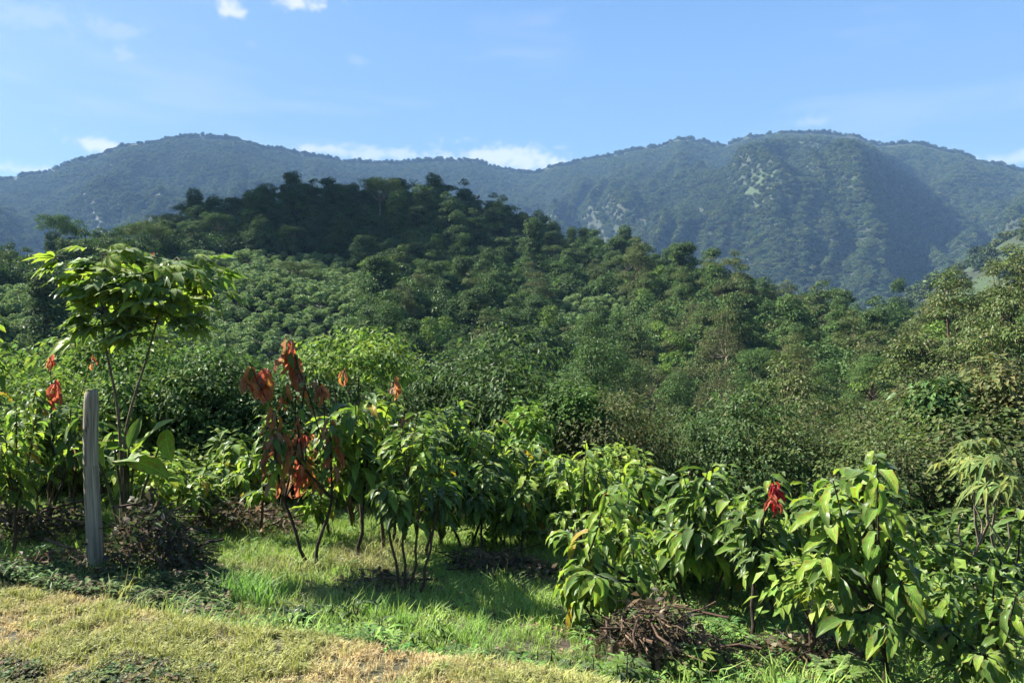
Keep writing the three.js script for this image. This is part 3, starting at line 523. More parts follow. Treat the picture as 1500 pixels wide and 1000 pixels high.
cocoa('cocoa tree with one orange leaf at its top beside open grass', { px: 690, base: 680, d: 8.6, top: 622, spread: 140, leaf: 52, n: 110, pal: LIGHT, seed: 5, stems: 2, bunches: [[706, 665, 2, [M.orange, M.tan], 34]] });
cocoa('slim cocoa tree between the grass and the feathery bush', { px: 652, d: 9.2, top: 588, spread: 120, leaf: 50, n: 100, pal: GREEN, seed: 6 });
cocoa('cocoa tree with broad leaves sagging to the grass beside the brush pile', { px: 880, base: 890, d: 5.6, top: 705, spread: 190, leaf: 64, n: 150, pal: LIGHT, seed: 7, droopy: 0.4, lowest: 0.15, stems: 3, nb: 9, low: 0.3, bunches: [[838, 860, 5, [M.green, M.fresh, M.yellow], 62]] });
cocoa('cocoa tree with large glossy leaves behind the brush pile', { px: 1030, base: 1020, d: 6.4, top: 676, spread: 160, leaf: 68, n: 120, pal: GREEN, seed: 8, stems: 2, low: 0.4, nb: 8 });
cocoa('leaning cocoa tree with a scarlet flush at its top', { px: 1118, base: 1098, d: 5.8, top: 690, spread: 130, leaf: 60, n: 90, pal: GREEN, seed: 9, fwd: 0.3, bunches: [[1114, 694, 12, SCARLET, 25], [1112, 710, 8, SCARLET, 22]] });
cocoa('big cocoa tree with layered lime leaves beside the scarlet flushed one', { px: 1272, base: 1295, d: 4.9, top: 668, spread: 225, leaf: 82, n: 150, pal: [[M.deep, 1], [M.green, 4], [M.fresh, 5], [M.lime, 3]], seed: 10, droopy: 0.25, lowest: 0.2, nb: 11, low: 0.3 });
cocoa('low cocoa tree with stiff green leaves at the foot of pale bare branches', { px: 1445, base: 1455, d: 4.6, top: 812, spread: 190, leaf: 66, n: 110, pal: LIGHT, seed: 11, lowest: 0.1, low: 0.3, nb: 8 });
cocoa('cocoa tree behind the brown brush heap on the terrace', { px: 335, d: 9.8, top: 640, spread: 150, leaf: 44, n: 100, pal: LIGHT, seed: 12 });
cocoa('leafy cocoa tree between the post and the brown brush heap', { px: 245, d: 9.0, top: 655, spread: 130, leaf: 46, n: 90, pal: LIGHT, seed: 13 });
cocoa('yellow green cocoa tree behind the sagging one', { px: 935, d: 7.6, top: 672, spread: 120, leaf: 56, n: 80, pal: LIGHT, seed: 14 });
cocoa('cocoa tree between scarlet flushed and big layered ones', { px: 1180, d: 7.4, top: 700, spread: 120, leaf: 58, n: 80, pal: GREEN, seed: 15 });
cocoa('thin cocoa tree in front of the vine covered round tree', { px: 812, d: 8.8, top: 660, spread: 110, leaf: 46, n: 90, pal: LIGHT, seed: 16, bunches: [[790, 740, 6, [M.lime, M.yellow], 40]] });
cocoa('cocoa tree reaching over the heap of dark weeds beyond the post', { px: -48, d: 6.6, top: 430, spread: 150, leaf: 60, n: 100, pal: LIGHT, seed: 17 });
cocoa('tall cocoa tree beyond the weeds in front of the post', { px: -120, d: 6.0, top: 470, spread: 200, leaf: 62, n: 140, pal: LIGHT, seed: 18 });
cocoa('tall cocoa tree beyond the weed heap by the tree with red bunches', { px: -190, d: 7.4, top: 430, spread: 260, leaf: 60, n: 150, pal: LIGHT, seed: 19 });
cocoa('cocoa tree at the corner of the lawn bank', { px: -300, d: 5.4, top: 520, spread: 260, leaf: 70, n: 130, pal: LIGHT, seed: 20 });

cocoa('cocoa tree between the open grass and the creeper column', { px: 748, d: 9.4, top: 640, spread: 130, leaf: 48, n: 110, pal: LIGHT, seed: 31 });
cocoa('short cocoa tree in front of the feathery bush', { px: 705, d: 8.0, top: 668, spread: 100, leaf: 44, n: 70, pal: GREEN, seed: 32 });
cocoa('cocoa tree behind the heap of brown twigs', { px: 985, d: 7.2, top: 730, spread: 110, leaf: 54, n: 70, pal: GREEN, seed: 33, stems: 2 });
cocoa('short cocoa tree between the leaning one and the yellow green bush', { px: 1075, d: 6.8, top: 770, spread: 120, leaf: 54, n: 70, pal: LIGHT, seed: 34 });
cocoa('young cocoa tree beside the low one with stiff leaves', { px: 1385, d: 5.6, top: 830, spread: 130, leaf: 58, n: 80, pal: LIGHT, seed: 35 });
cocoa('cocoa tree with long leaves behind the low stiff leaved one', { px: 1490, d: 6.6, top: 740, spread: 130, leaf: 58, n: 80, pal: GREEN, seed: 36 });
cocoa('thin cocoa tree behind the broad lime leaved one', { px: 575, d: 8.8, top: 600, spread: 110, leaf: 48, n: 80, pal: GREEN, seed: 37 });
cocoa('cocoa tree beside the paddle leaved plant', { px: 290, d: 8.6, top: 690, spread: 100, leaf: 44, n: 60, pal: LIGHT, seed: 38 });
cocoa('cocoa tree behind the cocoa tree with red bunches', { px: 110, d: 9.6, top: 600, spread: 130, leaf: 48, n: 80, pal: GREEN, seed: 39, bunches: [[118, 640, 4, [M.tan, M.green], 34]] });

[[560, 8.2, 572, 'between the broad lime leaved and the several stemmed ones'], [628, 7.9, 612, 'behind the several stemmed one'], [668, 10.0, 578, 'at the back of the row by the open grass'], [722, 9.0, 606, 'beside the feathery bush'], [775, 9.9, 640, 'in front of the creeper column'], [852, 8.0, 642, 'in front of the tall yellow green bush'], [905, 7.0, 690, 'over the sagging cocoa tree'], [1055, 7.4, 672, 'between the glossy leaved and the leaning ones'], [385, 8.4, 592, 'before the long brush heap'], [180, 8.8, 640, 'behind the tall lobed plant'], [20, 7.2, 590, 'beyond the pale peeled sticks'], [1345, 6.6, 760, 'behind the big layered one'], [642, 8.4, 660, 'low in the row by the open grass'], [765, 8.2, 690, 'with low leaves before the creeper column'], [480, 8.9, 640, 'behind the withering one'], [1130, 6.6, 740, 'between the scarlet flushed and the big layered ones']].forEach(([px, d, top, where], i) => cocoa('slender upright cocoa sapling ' + where, { px, d, top, spread: 86 + (i % 3) * 14, leaf: 44, n: 78, pal: LIGHT, seed: 80 + i, low: i < 12 ? 0.42 : 0.25, lowest: 0.25, nb: 6, bark: M.bark }));

// the tall two stemmed plant with lobed leaves
{
  const d = 7.4, [x, z] = spot(178, d), o = thing('tall_lobed_plant', 'tall two stemmed plant with drooping lobed leaves behind the grey post', 'plant', null, x, z), rng = rngOf(88), k = d / F, gy = o.position.y;
  const at = (px, py, dz = 0) => V((px - 178) * k, heightAt(py, d) - gy, dz);
  const heads = [[at(150, 372), at(150, 480), at(172, 600)], [at(246, 384, -0.1), at(212, 520, -0.05), at(186, 620)]];
  for (const [a, b, c] of heads) part('stem', tube(new THREE.CatmullRomCurve3([V(0, -0.1, 0), at(178, 720), c, b, a]).getPoints(14), taper(14, 0.019, 0.008), 7), M.greyBark, o);
  const shoots = [[heads[0], 120, 105, 66], [heads[1], 150, 95, 84]];
  for (const [[a, b], n, drop, wide] of shoots) for (let i = 0; i < n; i++) {
    const g = i % 7, t = [0.02, 0.12, 0.2, 0.35, 0.5, 0.72, 0.9][g] + (rng() - 0.5) * 0.16, p = V(lerp(a.x, b.x, t * 0.7), a.y - t * drop * k, lerp(a.z, b.z, t)), ang = g * 2.4 + 0.6 + (rng() - 0.5) * 1.5, q = wide * k * (0.35 + 0.65 * rng()) * (1 - t * 0.4);
    const tip = V(p.x + Math.cos(ang) * q, p.y + (1 - t) * 0.05 + (rng() - 0.5) * 0.22 - q * 0.3, p.z + Math.sin(ang) * q);
    if (i % 5 === 0) part('leaf_stalk', tube([p, tip.clone().lerp(p, 0.5).add(V(0, 0.03, 0)), tip], [0.006, 0.005, 0.004], 4), M.greenStem, o);
    leafAt(o, pick(rng, LOBED), weighted(rng, [[M.lime, 6], [M.fresh, 5], [M.green, 1]]), tip, V(Math.cos(ang), 0.05 - rng() * 0.7, Math.sin(ang)), (27 + rng() * 18) * k, (rng() - 0.5) * 0.8);
  }
  leafAt(o, WILTED[0], M.rust, at(221, 372), V(0.5, -0.3, 0.5), 16 * k); leafAt(o, WILTED[1], M.red, at(226, 370), V(-0.2, -0.4, 0.6), 14 * k);
}
// broad paddle leaved plant behind the post
{
  const d = 7.0, [x, z] = spot(190, d), o = thing('paddle_leaf_plant', 'broad paddle leaved plant beside the grey post', 'plant', null, x, z), k = d / F, gy = o.position.y, at = (px, py, dz = 0) => V((px - 190) * k, heightAt(py, d) - gy, dz);
  const L = [[190, 672, 1, -0.35, 0.3, 80, 0, M.lime], [188, 660, -0.75, 0.15, 0.2, 70, 1, M.green], [200, 664, 0.95, 0.62, 0.35, 95, 0, M.lime], [168, 632, -0.15, -0.8, 0.5, 56, 1, M.lime], [246, 628, 0.3, -0.8, 0.5, 50, 1, M.lime], [192, 655, 0.2, 1, -0.4, 50, 2, M.green], [185, 680, 0.5, 0.4, 0.7, 70, 1, M.fresh], [120, 612, -0.25, -0.5, 0.5, 40, 1, M.green]];
  for (const [px, py, dx, dy, dz, len, g, m] of L) { const e = at(px, py, 0.05); part('leaf_stalk', tube([V(0, -0.08, 0), V(e.x * 0.4, e.y * 0.55, e.z), e], [0.016, 0.013, 0.008], 6), M.greenStem, o); leafAt(o, PADDLE[g], m, e, V(dx, dy, dz), len * k, 0.5); }
}
// the weathered post
{
  const d = 6.4, [x, z] = spot(140, d), o = thing('wooden_post', 'weathered grey wooden post standing in the grass', 'post', null, x, z), rng = rngOf(3), hgt = heightAt(572, d) - o.position.y;
  const pos = [], uv = [], idx = [], N = 22, S = 18;
  for (let i = 0; i <= N; i++) for (let j = 0; j <= S; j++) { const t = i / N, a = j / S * 6.2832, r = (0.068 - 0.012 * t) * (1 + 0.42 * (fbm(Math.cos(a) * 2 + 5, Math.sin(a) * 2 + t * 1.5, 3) - 0.5) - 0.16 * Math.max(0, 1 - Math.abs(a - 4.6) / 0.2) * (t > 0.1 ? 1 : 0)); pos.push(Math.cos(a) * r * (1 - (i === N ? 0.12 : 0)) - t * 0.05 + 0.012 * Math.sin(t * 7), t * (hgt + 0.3) - 0.3 + (i >= N - 1 ? 0.05 * (fbm(Math.cos(a) * 3, Math.sin(a) * 3 + 9, 3) - 0.5) + 0.02 * Math.cos(a) : 0), Math.sin(a) * r * (1 - (i === N ? 0.12 : 0))); uv.push(j / S, t * 1.5); }
  for (let i = 0; i < N; i++) for (let j = 0; j < S; j++) { const a = i * (S + 1) + j, c = a + S + 1; idx.push(a, c, a + 1, a + 1, c, c + 1); }
  const top = pos.length / 3; pos.push(-0.05, hgt - 0.01, 0); uv.push(0.5, 1.5); for (let j = 0; j < S; j++) { const a = N * (S + 1) + j; idx.push(a, top, a + 1); }
  const g = new THREE.BufferGeometry(); g.setAttribute('position', new THREE.Float32BufferAttribute(pos, 3)); g.setAttribute('uv', new THREE.Float32BufferAttribute(uv, 2)); g.setIndex(idx); g.computeVertexNormals();
  part('post', g, M.oldWood, o);
  const f = part('fern_tuft', (() => { const B = new Leaves(); for (let i = 0; i < 18; i++) { const a = i * 2.4, dd = V(Math.cos(a), 0.7, Math.sin(a)).normalize(); B.blade(V(-0.05, hgt, 0), dd, V(0, 1, 0).cross(dd).normalize(), V(0, 1, 0), 0.05 + rng() * 0.05, 0.012, 0.2, 0.5, vary(rng, [0.14, 0.17, 0.05], 0.3)); } return B.geo(); })(), M.crown, o);
}

// ---------------------------------------------------------------- bushes with a merged crown
function bush(name, label, px, d, cy, rx, ry, { cols, L = 0.1, W = 0.03, tufts = 9, leaves = 12, tuftR = 0.12, seed = 1, palmate = 0, droop = 0.3, low = -0.6, mat = M.bushCrown, nL = 7, group, detail = true, bark = M.bark, lobe = 0.5, vertical = 0.15 }) {
  const rng = rngOf(seed * 13 + 5), [x, z] = spot(px, d), o = thing(name, label, 'bush', group, x, z), k = d / F, gy = o.position.y, C = V(0, heightAt(cy, d) - gy, 0), RX = rx * k, RY = ry * k, lobes = [];
  for (let i = 0; i < nL; i++) { const q = onSphere(rng, -0.6), s = 1 - lobe; lobes.push([V(q.x * RX * s, C.y + q.y * RY * s, q.z * RX * s), RX * lobe * (0.5 + rng() * 0.85), RY * lobe * (0.5 + rng() * 0.85), RX * lobe * (0.6 + rng() * 0.6)]); }
  const st = []; const nS = 3; for (let i = 0; i < nS; i++) { const e = lobes[i % lobes.length][0]; st.push(tube(path(V((rng() - 0.5) * 0.1, -0.1, (rng() - 0.5) * 0.1), e, 5, 0.1, rng), taper(5, 0.016 + C.y * 0.006, 0.006), 5)); }
  st.forEach((g) => part('stem', g, bark, o));
  part('crown', crownGeo(rng, { lobes, tufts, leaves, tuftR, L, W, cols, droop, low, detail, palmate, vertical, flat: 0.7 }), mat, o);
  return o;
}
const YG = [[0.18, 0.26, 0.035], [0.22, 0.30, 0.04], [0.14, 0.22, 0.03]], FRESH = [[0.13, 0.21, 0.03], [0.165, 0.25, 0.034], [0.10, 0.17, 0.027]], DEEP = [[0.075, 0.13, 0.024], [0.095, 0.155, 0.027], [0.065, 0.11, 0.022]], WARM = [[0.12, 0.135, 0.035], [0.15, 0.15, 0.05], [0.09, 0.12, 0.03]];
bush('round_bush', 'round topped fine leaved bush rising behind the withering cocoa tree', 526, 9.4, 530, 98, 52, { cols: FRESH, L: 0.075, W: 0.022, tufts: 26, leaves: 10, tuftR: 0.11, seed: 1, nL: 20, lobe: 0.3, low: -0.4 });
bush('palmate_bush', 'pale green finger leaved bush below the plantation', 285, 11.5, 590, 75, 62, { cols: FRESH, W: 0.022, tufts: 20, tuftR: 0.17, palmate: 8, droop: 0.5, seed: 2 });
bush('leafy_bush', 'leafy bush under the finger leaved one', 330, 10.5, 690, 75, 60, { cols: FRESH, L: 0.13, W: 0.035, tufts: 14, leaves: 9, seed: 3 });
bush('leafy_bush', 'leafy bush around the stems of the tall lobed plant', 225, 8.2, 715, 60, 60, { cols: YG, L: 0.12, W: 0.035, tufts: 12, leaves: 9, seed: 4 });
bush('leafy_bush', 'bush under the cocoa tree with red bunches', 60, 9.2, 650, 90, 60, { cols: DEEP, L: 0.13, W: 0.035, tufts: 12, leaves: 9, seed: 5 });
bush('feathery_bush', 'feathery bright green bush at the end of the open grass', 728, 8.8, 765, 46, 62, { cols: [[0.13, 0.25, 0.03], [0.16, 0.28, 0.035]], L: 0.08, W: 0.014, tufts: 22, leaves: 14, tuftR: 0.11, seed: 6, bark: M.twig });
bush('vine_column', 'bright green creeper column before the vine covered tree', 768, 10.6, 638, 30, 62, { cols: [[0.15, 0.27, 0.035], [0.18, 0.3, 0.04], [0.11, 0.2, 0.03]], L: 0.13, W: 0.042, tufts: 14, leaves: 9, tuftR: 0.15, seed: 7, vertical: 0.8, nL: 6 });
bush('vine_covered_tree', 'round tree smothered in dense creeper', 842, 11.8, 618, 54, 60, { cols: [[0.06, 0.12, 0.018], [0.075, 0.15, 0.022]], L: 0.07, W: 0.026, tufts: 40, leaves: 12, tuftR: 0.1, seed: 8, nL: 8, lobe: 0.62, low: -0.95 });
bush('yellow_green_bush', 'tall yellow green bush behind the sagging cocoa tree', 890, 9.2, 725, 84, 84, { cols: YG, L: 0.1, W: 0.025, tufts: 16, leaves: 10, tuftR: 0.13, seed: 9, nL: 10 });
cocoa('bright round leaved bush overtopping the big layered cocoa tree', { px: 1272, d: 7.0, top: 652, spread: 125, leaf: 40, n: 120, pal: [[M.fresh, 3], [M.lime, 2], [M.green, 3]], seed: 61, geos: ROUNDISH, name: 'round_leaf_bush', category: 'bush', lowest: 0.5, nb: 9 });
bush('small_leaf_bush', 'yellow green small leaved bush between leaning and big cocoa trees', 1180, 5.2, 865, 62, 84, { cols: YG, L: 0.09, W: 0.026, tufts: 15, leaves: 8, tuftR: 0.12, seed: 11, nL: 9 });
bush('finger_leaf_bush', 'yellow green finger leaved bush above pale bare branches', 1440, 7.4, 690, 66, 56, { cols: [[0.15, 0.2, 0.05], [0.18, 0.22, 0.05], [0.11, 0.16, 0.04]], W: 0.02, tufts: 16, tuftR: 0.15, palmate: 8, droop: 0.75, seed: 12, bark: M.paleBark });
bush('creeper_bush', 'deep green glossy creeper mass on the slope beside the sunny bushes', 1370, 12, 605, 46, 74, { cols: [[0.04, 0.085, 0.02], [0.055, 0.11, 0.022]], L: 0.11, W: 0.035, tufts: 18, leaves: 11, tuftR: 0.15, seed: 13, mat: M.glossCrown, low: -0.9, vertical: 0.6 });
bush('sunny_bush', 'yellowish sunlit bush beside the glossy creeper mass', 1465, 12, 600, 66, 85, { cols: WARM, L: 0.12, W: 0.03, tufts: 11, leaves: 10, tuftR: 0.16, seed: 14, nL: 10 });
bush('leafy_bush', 'leafy bush at the foot of the big layered cocoa tree', 1390, 6.4, 880, 70, 75, { cols: FRESH, L: 0.14, W: 0.042, tufts: 11, leaves: 8, seed: 15 });
bush('leafy_bush', 'bush behind the brush pile of twigs', 1000, 7.6, 830, 70, 60, { cols: DEEP, L: 0.12, W: 0.035, tufts: 12, leaves: 8, seed: 16 });
bush('leafy_bush', 'bush behind the several stemmed cocoa tree', 630, 10.8, 680, 95, 70, { cols: FRESH, L: 0.13, W: 0.036, tufts: 11, leaves: 9, seed: 17, nL: 10 });
bush('leafy_bush', 'bush behind the cocoa tree with large glossy leaves', 1085, 8.8, 790, 70, 70, { cols: YG, L: 0.11, W: 0.032, tufts: 11, leaves: 9, seed: 18 });
bush('leafy_bush', 'bush between finger leaved bush and low cocoa tree', 1465, 8.4, 800, 70, 60, { cols: DEEP, L: 0.13, W: 0.04, tufts: 11, leaves: 9, seed: 19 });
bush('leafy_bush', 'bush behind the paddle leaved plant', 160, 11, 620, 85, 80, { cols: FRESH, L: 0.13, W: 0.036, tufts: 10, leaves: 9, seed: 20, nL: 9 });
bush('leafy_bush', 'bush behind the withering cocoa tree', 425, 11, 670, 90, 80, { cols: MIDG, L: 0.13, W: 0.036, tufts: 11, leaves: 9, seed: 21, nL: 9 });
bush('leafy_bush', 'bush filling the gap behind the broad lime leaved cocoa tree', 545, 11.5, 660, 80, 75, { cols: FRESH, L: 0.12, W: 0.034, tufts: 11, leaves: 9, seed: 22, nL: 9 });
bush('leafy_bush', 'bush behind the feathery bright green one', 780, 11.5, 745, 75, 70, { cols: DEEP, L: 0.12, W: 0.034, tufts: 11, leaves: 9, seed: 23, nL: 9 });
bush('leafy_bush', 'bush before the brown fine leaved trees', 1000, 12, 735, 80, 60, { cols: DEEP, L: 0.13, W: 0.036, tufts: 10, leaves: 9, seed: 24, nL: 9 });
bush('leafy_bush', 'bush behind the big layered cocoa tree', 1330, 9.5, 780, 90, 80, { cols: DEEP, L: 0.13, W: 0.036, tufts: 10, leaves: 9, seed: 25, nL: 9 });
bush('leafy_bush', 'olive bush behind the scarlet flushed cocoa tree', 1170, 12.5, 715, 80, 60, { cols: OLIVE, L: 0.11, W: 0.03, tufts: 11, leaves: 10, seed: 26, nL: 9 });
// bare pale branches
{
  const d = 6.6, [x, z] = spot(1425, d), o = thing('bare_shrub', 'pale bare branched shrub under the finger leaved bush', 'shrub', null, x, z), k = d / F, gy = o.position.y, at = (px, py, dz = 0) => V((px - 1425) * k, heightAt(py, d) - gy, dz), rng = rngOf(71);
  for (const pts of [[[1425, 905], [1424, 815], [1388, 790]], [[1424, 815], [1440, 770], [1433, 742]], [[1420, 812], [1402, 778], [1415, 752]], [[1425, 850], [1470, 800], [1474, 765]], [[1470, 800], [1452, 770], [1440, 755]], [[1425, 905], [1400, 840], [1390, 770]]]) { const p = pts.map(([a, b]) => at(a, b, (rng() - 0.5) * 0.15)); if (pts[0][1] === 905) p[0].y = -0.08; part('branch', tube(new THREE.CatmullRomCurve3(p).getPoints(7), taper(7, 0.011, 0.005), 6), M.paleBark, o); }
}

// ---------------------------------------------------------------- the belt of bushes on the slope below the terrace, and undergrowth through the woods
{
  const rng = rngOf(91), mk = (seed, cols, opt) => { const lobes = [], r = rngOf(seed); for (let i = 0; i < 9; i++) { const q = onSphere(r, -0.2); lobes.push([V(q.x * 0.9, 0.9 + q.y * 0.75, q.z * 0.9), 0.75, 0.65, 0.75]); } const o = new THREE.Group(); o.name = 'slope_bush'; o.userData = { category: 'bush' }; part('stem', mergeGeometries(lobes.slice(0, 4).map(([c]) => tube(path(V(0, -0.3, 0), c, 4, 0.1, r), taper(4, 0.03, 0.01), 5))), M.bark, o); part('crown', crownGeo(r, { lobes, cols, low: -0.7, ...opt }), opt.mat ?? M.crown, o); return o; };
  const kinds = [mk(1, DARK, { tufts: 12, leaves: 15, tuftR: 0.17, L: 0.075, W: 0.023, mat: M.bushCrown }), mk(2, MIDG, { tufts: 12, leaves: 15, tuftR: 0.17, L: 0.075, W: 0.023, mat: M.bushCrown }), mk(3, OLIVE, { tufts: 12, leaves: 15, tuftR: 0.18, L: 0.065, W: 0.02, mat: M.bushCrown }), mk(4, BROWN, { tufts: 11, leaves: 15, tuftR: 0.2, L: 0.06, W: 0.017, mat: M.bushCrown }), mk(5, [...FRESH, ...BRIGHT], { tufts: 9, leaves: 13, tuftR: 0.2, L: 0.095, W: 0.03, mat: M.bushCrown })];
  const look = ['dark green bush', 'mid green bush', 'olive small leaved bush', 'brownish twiggy bush', 'fresh green broad leaved bush'];
  const belts = [[26, -60, 420, 12.5, 24, [4, 4, 4, 1], 'below the terrace under the plantation'], [34, 420, 900, 13, 28, [1, 0, 1, 0, 3], 'on the bank below the terrace'], [48, 900, 1600, 12, 27, [2, 3, 2, 3, 0, 2], 'below the terrace before the olive trees']];
  const put = [];
  for (const [n, p0, p1, r0, r1, ks, where] of belts) for (let i = 0, c = 0; i < n * 20 && c < n; i++) {
    const px = lerp(p0, p1, rng()), r = lerp(r0, r1, rng()), az = azOf(px), x = Math.sin(az) * r, z = -Math.cos(az) * r; if (!put.every(([a, b]) => (a - x) ** 2 + (b - z) ** 2 > 2.0)) continue; put.push([x, z]); c++;
    const k = pick(rng, ks), s = 0.75 + rng() * 0.5 + (r - 12) * 0.035; copyOf(kinds[k], look[k] + ' ' + where, look[k] + 'es ' + where, x, z, rng() * 6.28, s, s * (0.9 + rng() * 0.4));
  }
  const coarse = [mk(6, DARK, { tufts: 2.4, leaves: 12, tuftR: 0.26, L: 0.2, W: 0.055 }), mk(7, MIDG, { tufts: 2.4, leaves: 12, tuftR: 0.26, L: 0.2, W: 0.055 }), mk(8, OLIVE, { tufts: 2.6, leaves: 12, tuftR: 0.25, L: 0.17, W: 0.05 }), mk(9, BROWN, { tufts: 2.5, leaves: 12, tuftR: 0.27, L: 0.15, W: 0.045 }), mk(10, [...MIDG, ...BRIGHT], { tufts: 2.4, leaves: 11, tuftR: 0.26, L: 0.2, W: 0.06 })];
  const lists = kinds.map(() => []);
  for (let i = 0; i < 9000; i++) {
    const px = lerp(-150, 1650, rng()), r = Math.sqrt(lerp(32 ** 2, 250 ** 2, Math.pow(rng(), 1.15))), az = azOf(px), x = Math.sin(az) * r, z = -Math.cos(az) * r;
    const low = inPlantation(px, r) || inStrip(px, r) ? 0.32 : 1;
    const k = px < 620 && r > 150 ? pick(rng, [0, 0, 0, 0, 1]) : px > 950 ? pick(rng, [2, 3, 0, 1, 0]) : pick(rng, [0, 1, 0, 0, 1]), s = (0.7 + rng() * 0.7) * (1 + smoothstep(r, 30, 110) * 0.6);
    lists[low < 1 ? 1 : k].push([x, z, s * (low < 1 ? 0.6 : 1), rng() * 6.28, low * (0.8 + rng() * 0.6)]);
  }
  lists.forEach((list, k) => { const c = coarse[k].children[1], m = new THREE.InstancedMesh(c.geometry, c.material, list.length); m.name = numbered('undergrowth'); m.userData = { kind: 'stuff', label: look[k].replace(' bush', '') + ' undergrowth under the forest trees', category: 'undergrowth' }; const q = new THREE.Quaternion(); list.forEach(([x, z, s, a, t], i) => m.setMatrixAt(i, new THREE.Matrix4().compose(V(x, height(x, z) - 0.25, z), q.setFromAxisAngle(V(0, 1, 0), a), V(s, s * t, s)))); m.castShadow = m.receiveShadow = true; scene.add(m); });
}

// ---------------------------------------------------------------- brush heaps
const TWIGS = [0, 1, 2, 3].map((i) => { const r = rngOf(200 + i), a = tube(path(V(-0.5, 0, 0), V(0.5, 0, 0), 5, 0.16, r), taper(5, 0.014, 0.006), 5), b = tube(path(V(0, 0, 0), V(0.3, 0.1 + 0.1 * r(), 0.15 * (r() - 0.5)), 3, 0.05, r), taper(3, 0.007, 0.003), 4); return i % 2 ? mergeGeometries([a, b]) : a; });
function heap(label, px, d, w, h, seed, { n = 38, dark = 0.5, litter = 900, cols = [[0.11, 0.08, 0.05], [0.15, 0.11, 0.07], [0.08, 0.06, 0.035], [0.2, 0.15, 0.1], [0.07, 0.09, 0.03]], L = 0.09, depth = 0.8, name = 'brush_heap', pale = 0.25 }) {
  const rng = rngOf(seed), [x, z] = spot(px, d), o = thing(name, label, 'brush heap', null, x, z), k = d / F, RX = w / 2 * k, RY = h * k, RZ = RX * depth, gy = o.position.y;
  const floor = (a, b) => height(x + a, z + b) - gy;
  for (let i = 0; i < n; i++) {
    const q = onSphere(rng, 0), s = 0.45 + 0.55 * rng(), p = V(q.x * RX * s, 0, q.z * RZ * s); p.y = floor(p.x, p.z) + RY * Math.sqrt(Math.max(0.03, 1 - s * s * (q.x * q.x + q.z * q.z))) * (0.35 + 0.6 * rng()) * (0.35 + 1.3 * fbm(p.x * 2.3 + seed, p.z * 2.3, 2));
    const m = part('twig', TWIGS[i % 4], rng() < pale ? M.paleTwig : rng() < dark ? M.darkBark : M.twig, o); m.position.copy(p); m.rotation.set(rng() * 6.28, rng() * 6.28, (rng() - 0.5) * 0.9, 'YXZ'); m.rotation.x = rng() * 6.28; m.rotation.z = (rng() - 0.4) * 0.8; m.scale.setScalar(RX * (rng() < 0.18 ? 1.1 + rng() * 0.7 : 0.35 + rng() * 0.75));
  }
  const B = new Leaves();
  for (let i = 0; i < litter; i++) { const q = onSphere(rng, 0), s = Math.cbrt(rng()), p = V(q.x * RX * s, 0, q.z * RZ * s); p.y = floor(p.x, p.z) + RY * Math.max(0.02, q.y) * s * (0.3 + 1.3 * fbm(p.x * 2.3 + seed, p.z * 2.3, 2)); const dd = onSphere(rng), nn = onSphere(rng), sd = nn.cross(dd).normalize(), thin = rng() < 0.45; B.blade(p, dd, sd, nn, L * (thin ? 2 : 1) * (0.5 + rng()), thin ? L * 0.035 : L * (0.15 + rng() * 0.15), 0.3, 0.3, vary(rng, pick(rng, cols), 0.35)); }
  part('dry_litter', B.geo(), M.bushCrown, o, 'stuff');
  return o;
}
heap('heap of brown twigs and dry branches beside the sagging cocoa tree', 962, 5.15, 215, 100, 1, { n: 110, litter: 1000, L: 0.08, depth: 0.6, pale: 0.4, dark: 0.25 });
heap('long low heap of dry brush under the cocoa trees', 355, 8.8, 190, 62, 2, { n: 46, litter: 1300 });
heap('tall heap of dead weeds at the foot of the tall lobed plant', 230, 6.7, 170, 125, 3, { n: 60, litter: 2400, dark: 0.8, pale: 0.1, cols: [[0.08, 0.065, 0.04], [0.11, 0.085, 0.055], [0.06, 0.075, 0.03], [0.16, 0.13, 0.1], [0.06, 0.09, 0.025]] });
heap('heap of dead weeds under the cocoa tree with red bunches', 45, 8.0, 190, 85, 4, { n: 28, litter: 1500, dark: 0.9, pale: 0.05, cols: [[0.08, 0.065, 0.04], [0.1, 0.08, 0.05], [0.06, 0.07, 0.03]] });
heap('low heap of dead branches with pale broken sticks left of the post'.replace(' left of', ' near'), 75, 6.5, 170, 40, 5, { n: 22, litter: 900, dark: 0.6, pale: 0.35 });
heap('scatter of dry twigs around the several stemmed cocoa tree', 560, 6.7, 190, 22, 6, { n: 18, litter: 700 });
heap('flat heap of dry brush on the grass by the feathery bush', 735, 7.6, 190, 34, 7, { n: 40, litter: 1200, pale: 0.35 });
heap('brown brush on the ground between leaning and big cocoa trees', 1190, 5.4, 170, 40, 8, { n: 30, litter: 800 });
// pale broken sticks near the post
for (const [px, py, d, a, l, lab] of [[88, 797, 6.3, -0.5, 46, 'pale peeled stick lying on the dead branches near the post'], [100, 803, 6.35, -0.65, 40, 'second pale peeled stick lying on the dead branches near the post'], [575, 848, 6.5, -0.35, 30, 'pale stick at the foot of the several stemmed cocoa tree'], [42, 965, 4.0, -1.1, 22, 'short pale stick stuck in the lawn bank']]) {
  const [x, z] = spot(px, d), o = thing('stick', lab, 'stick', null, x, z, heightAt(py, d)), k = d / F, r = rngOf(px); part('wood', tube(path(V(-l / 2 * k, 0, 0), V(l / 2 * k, 0, 0), 5, 0.03, r), taper(5, 0.014, 0.007), 6), M.paleTwig, o); o.rotation.set(0.1, 0.4, a);
}

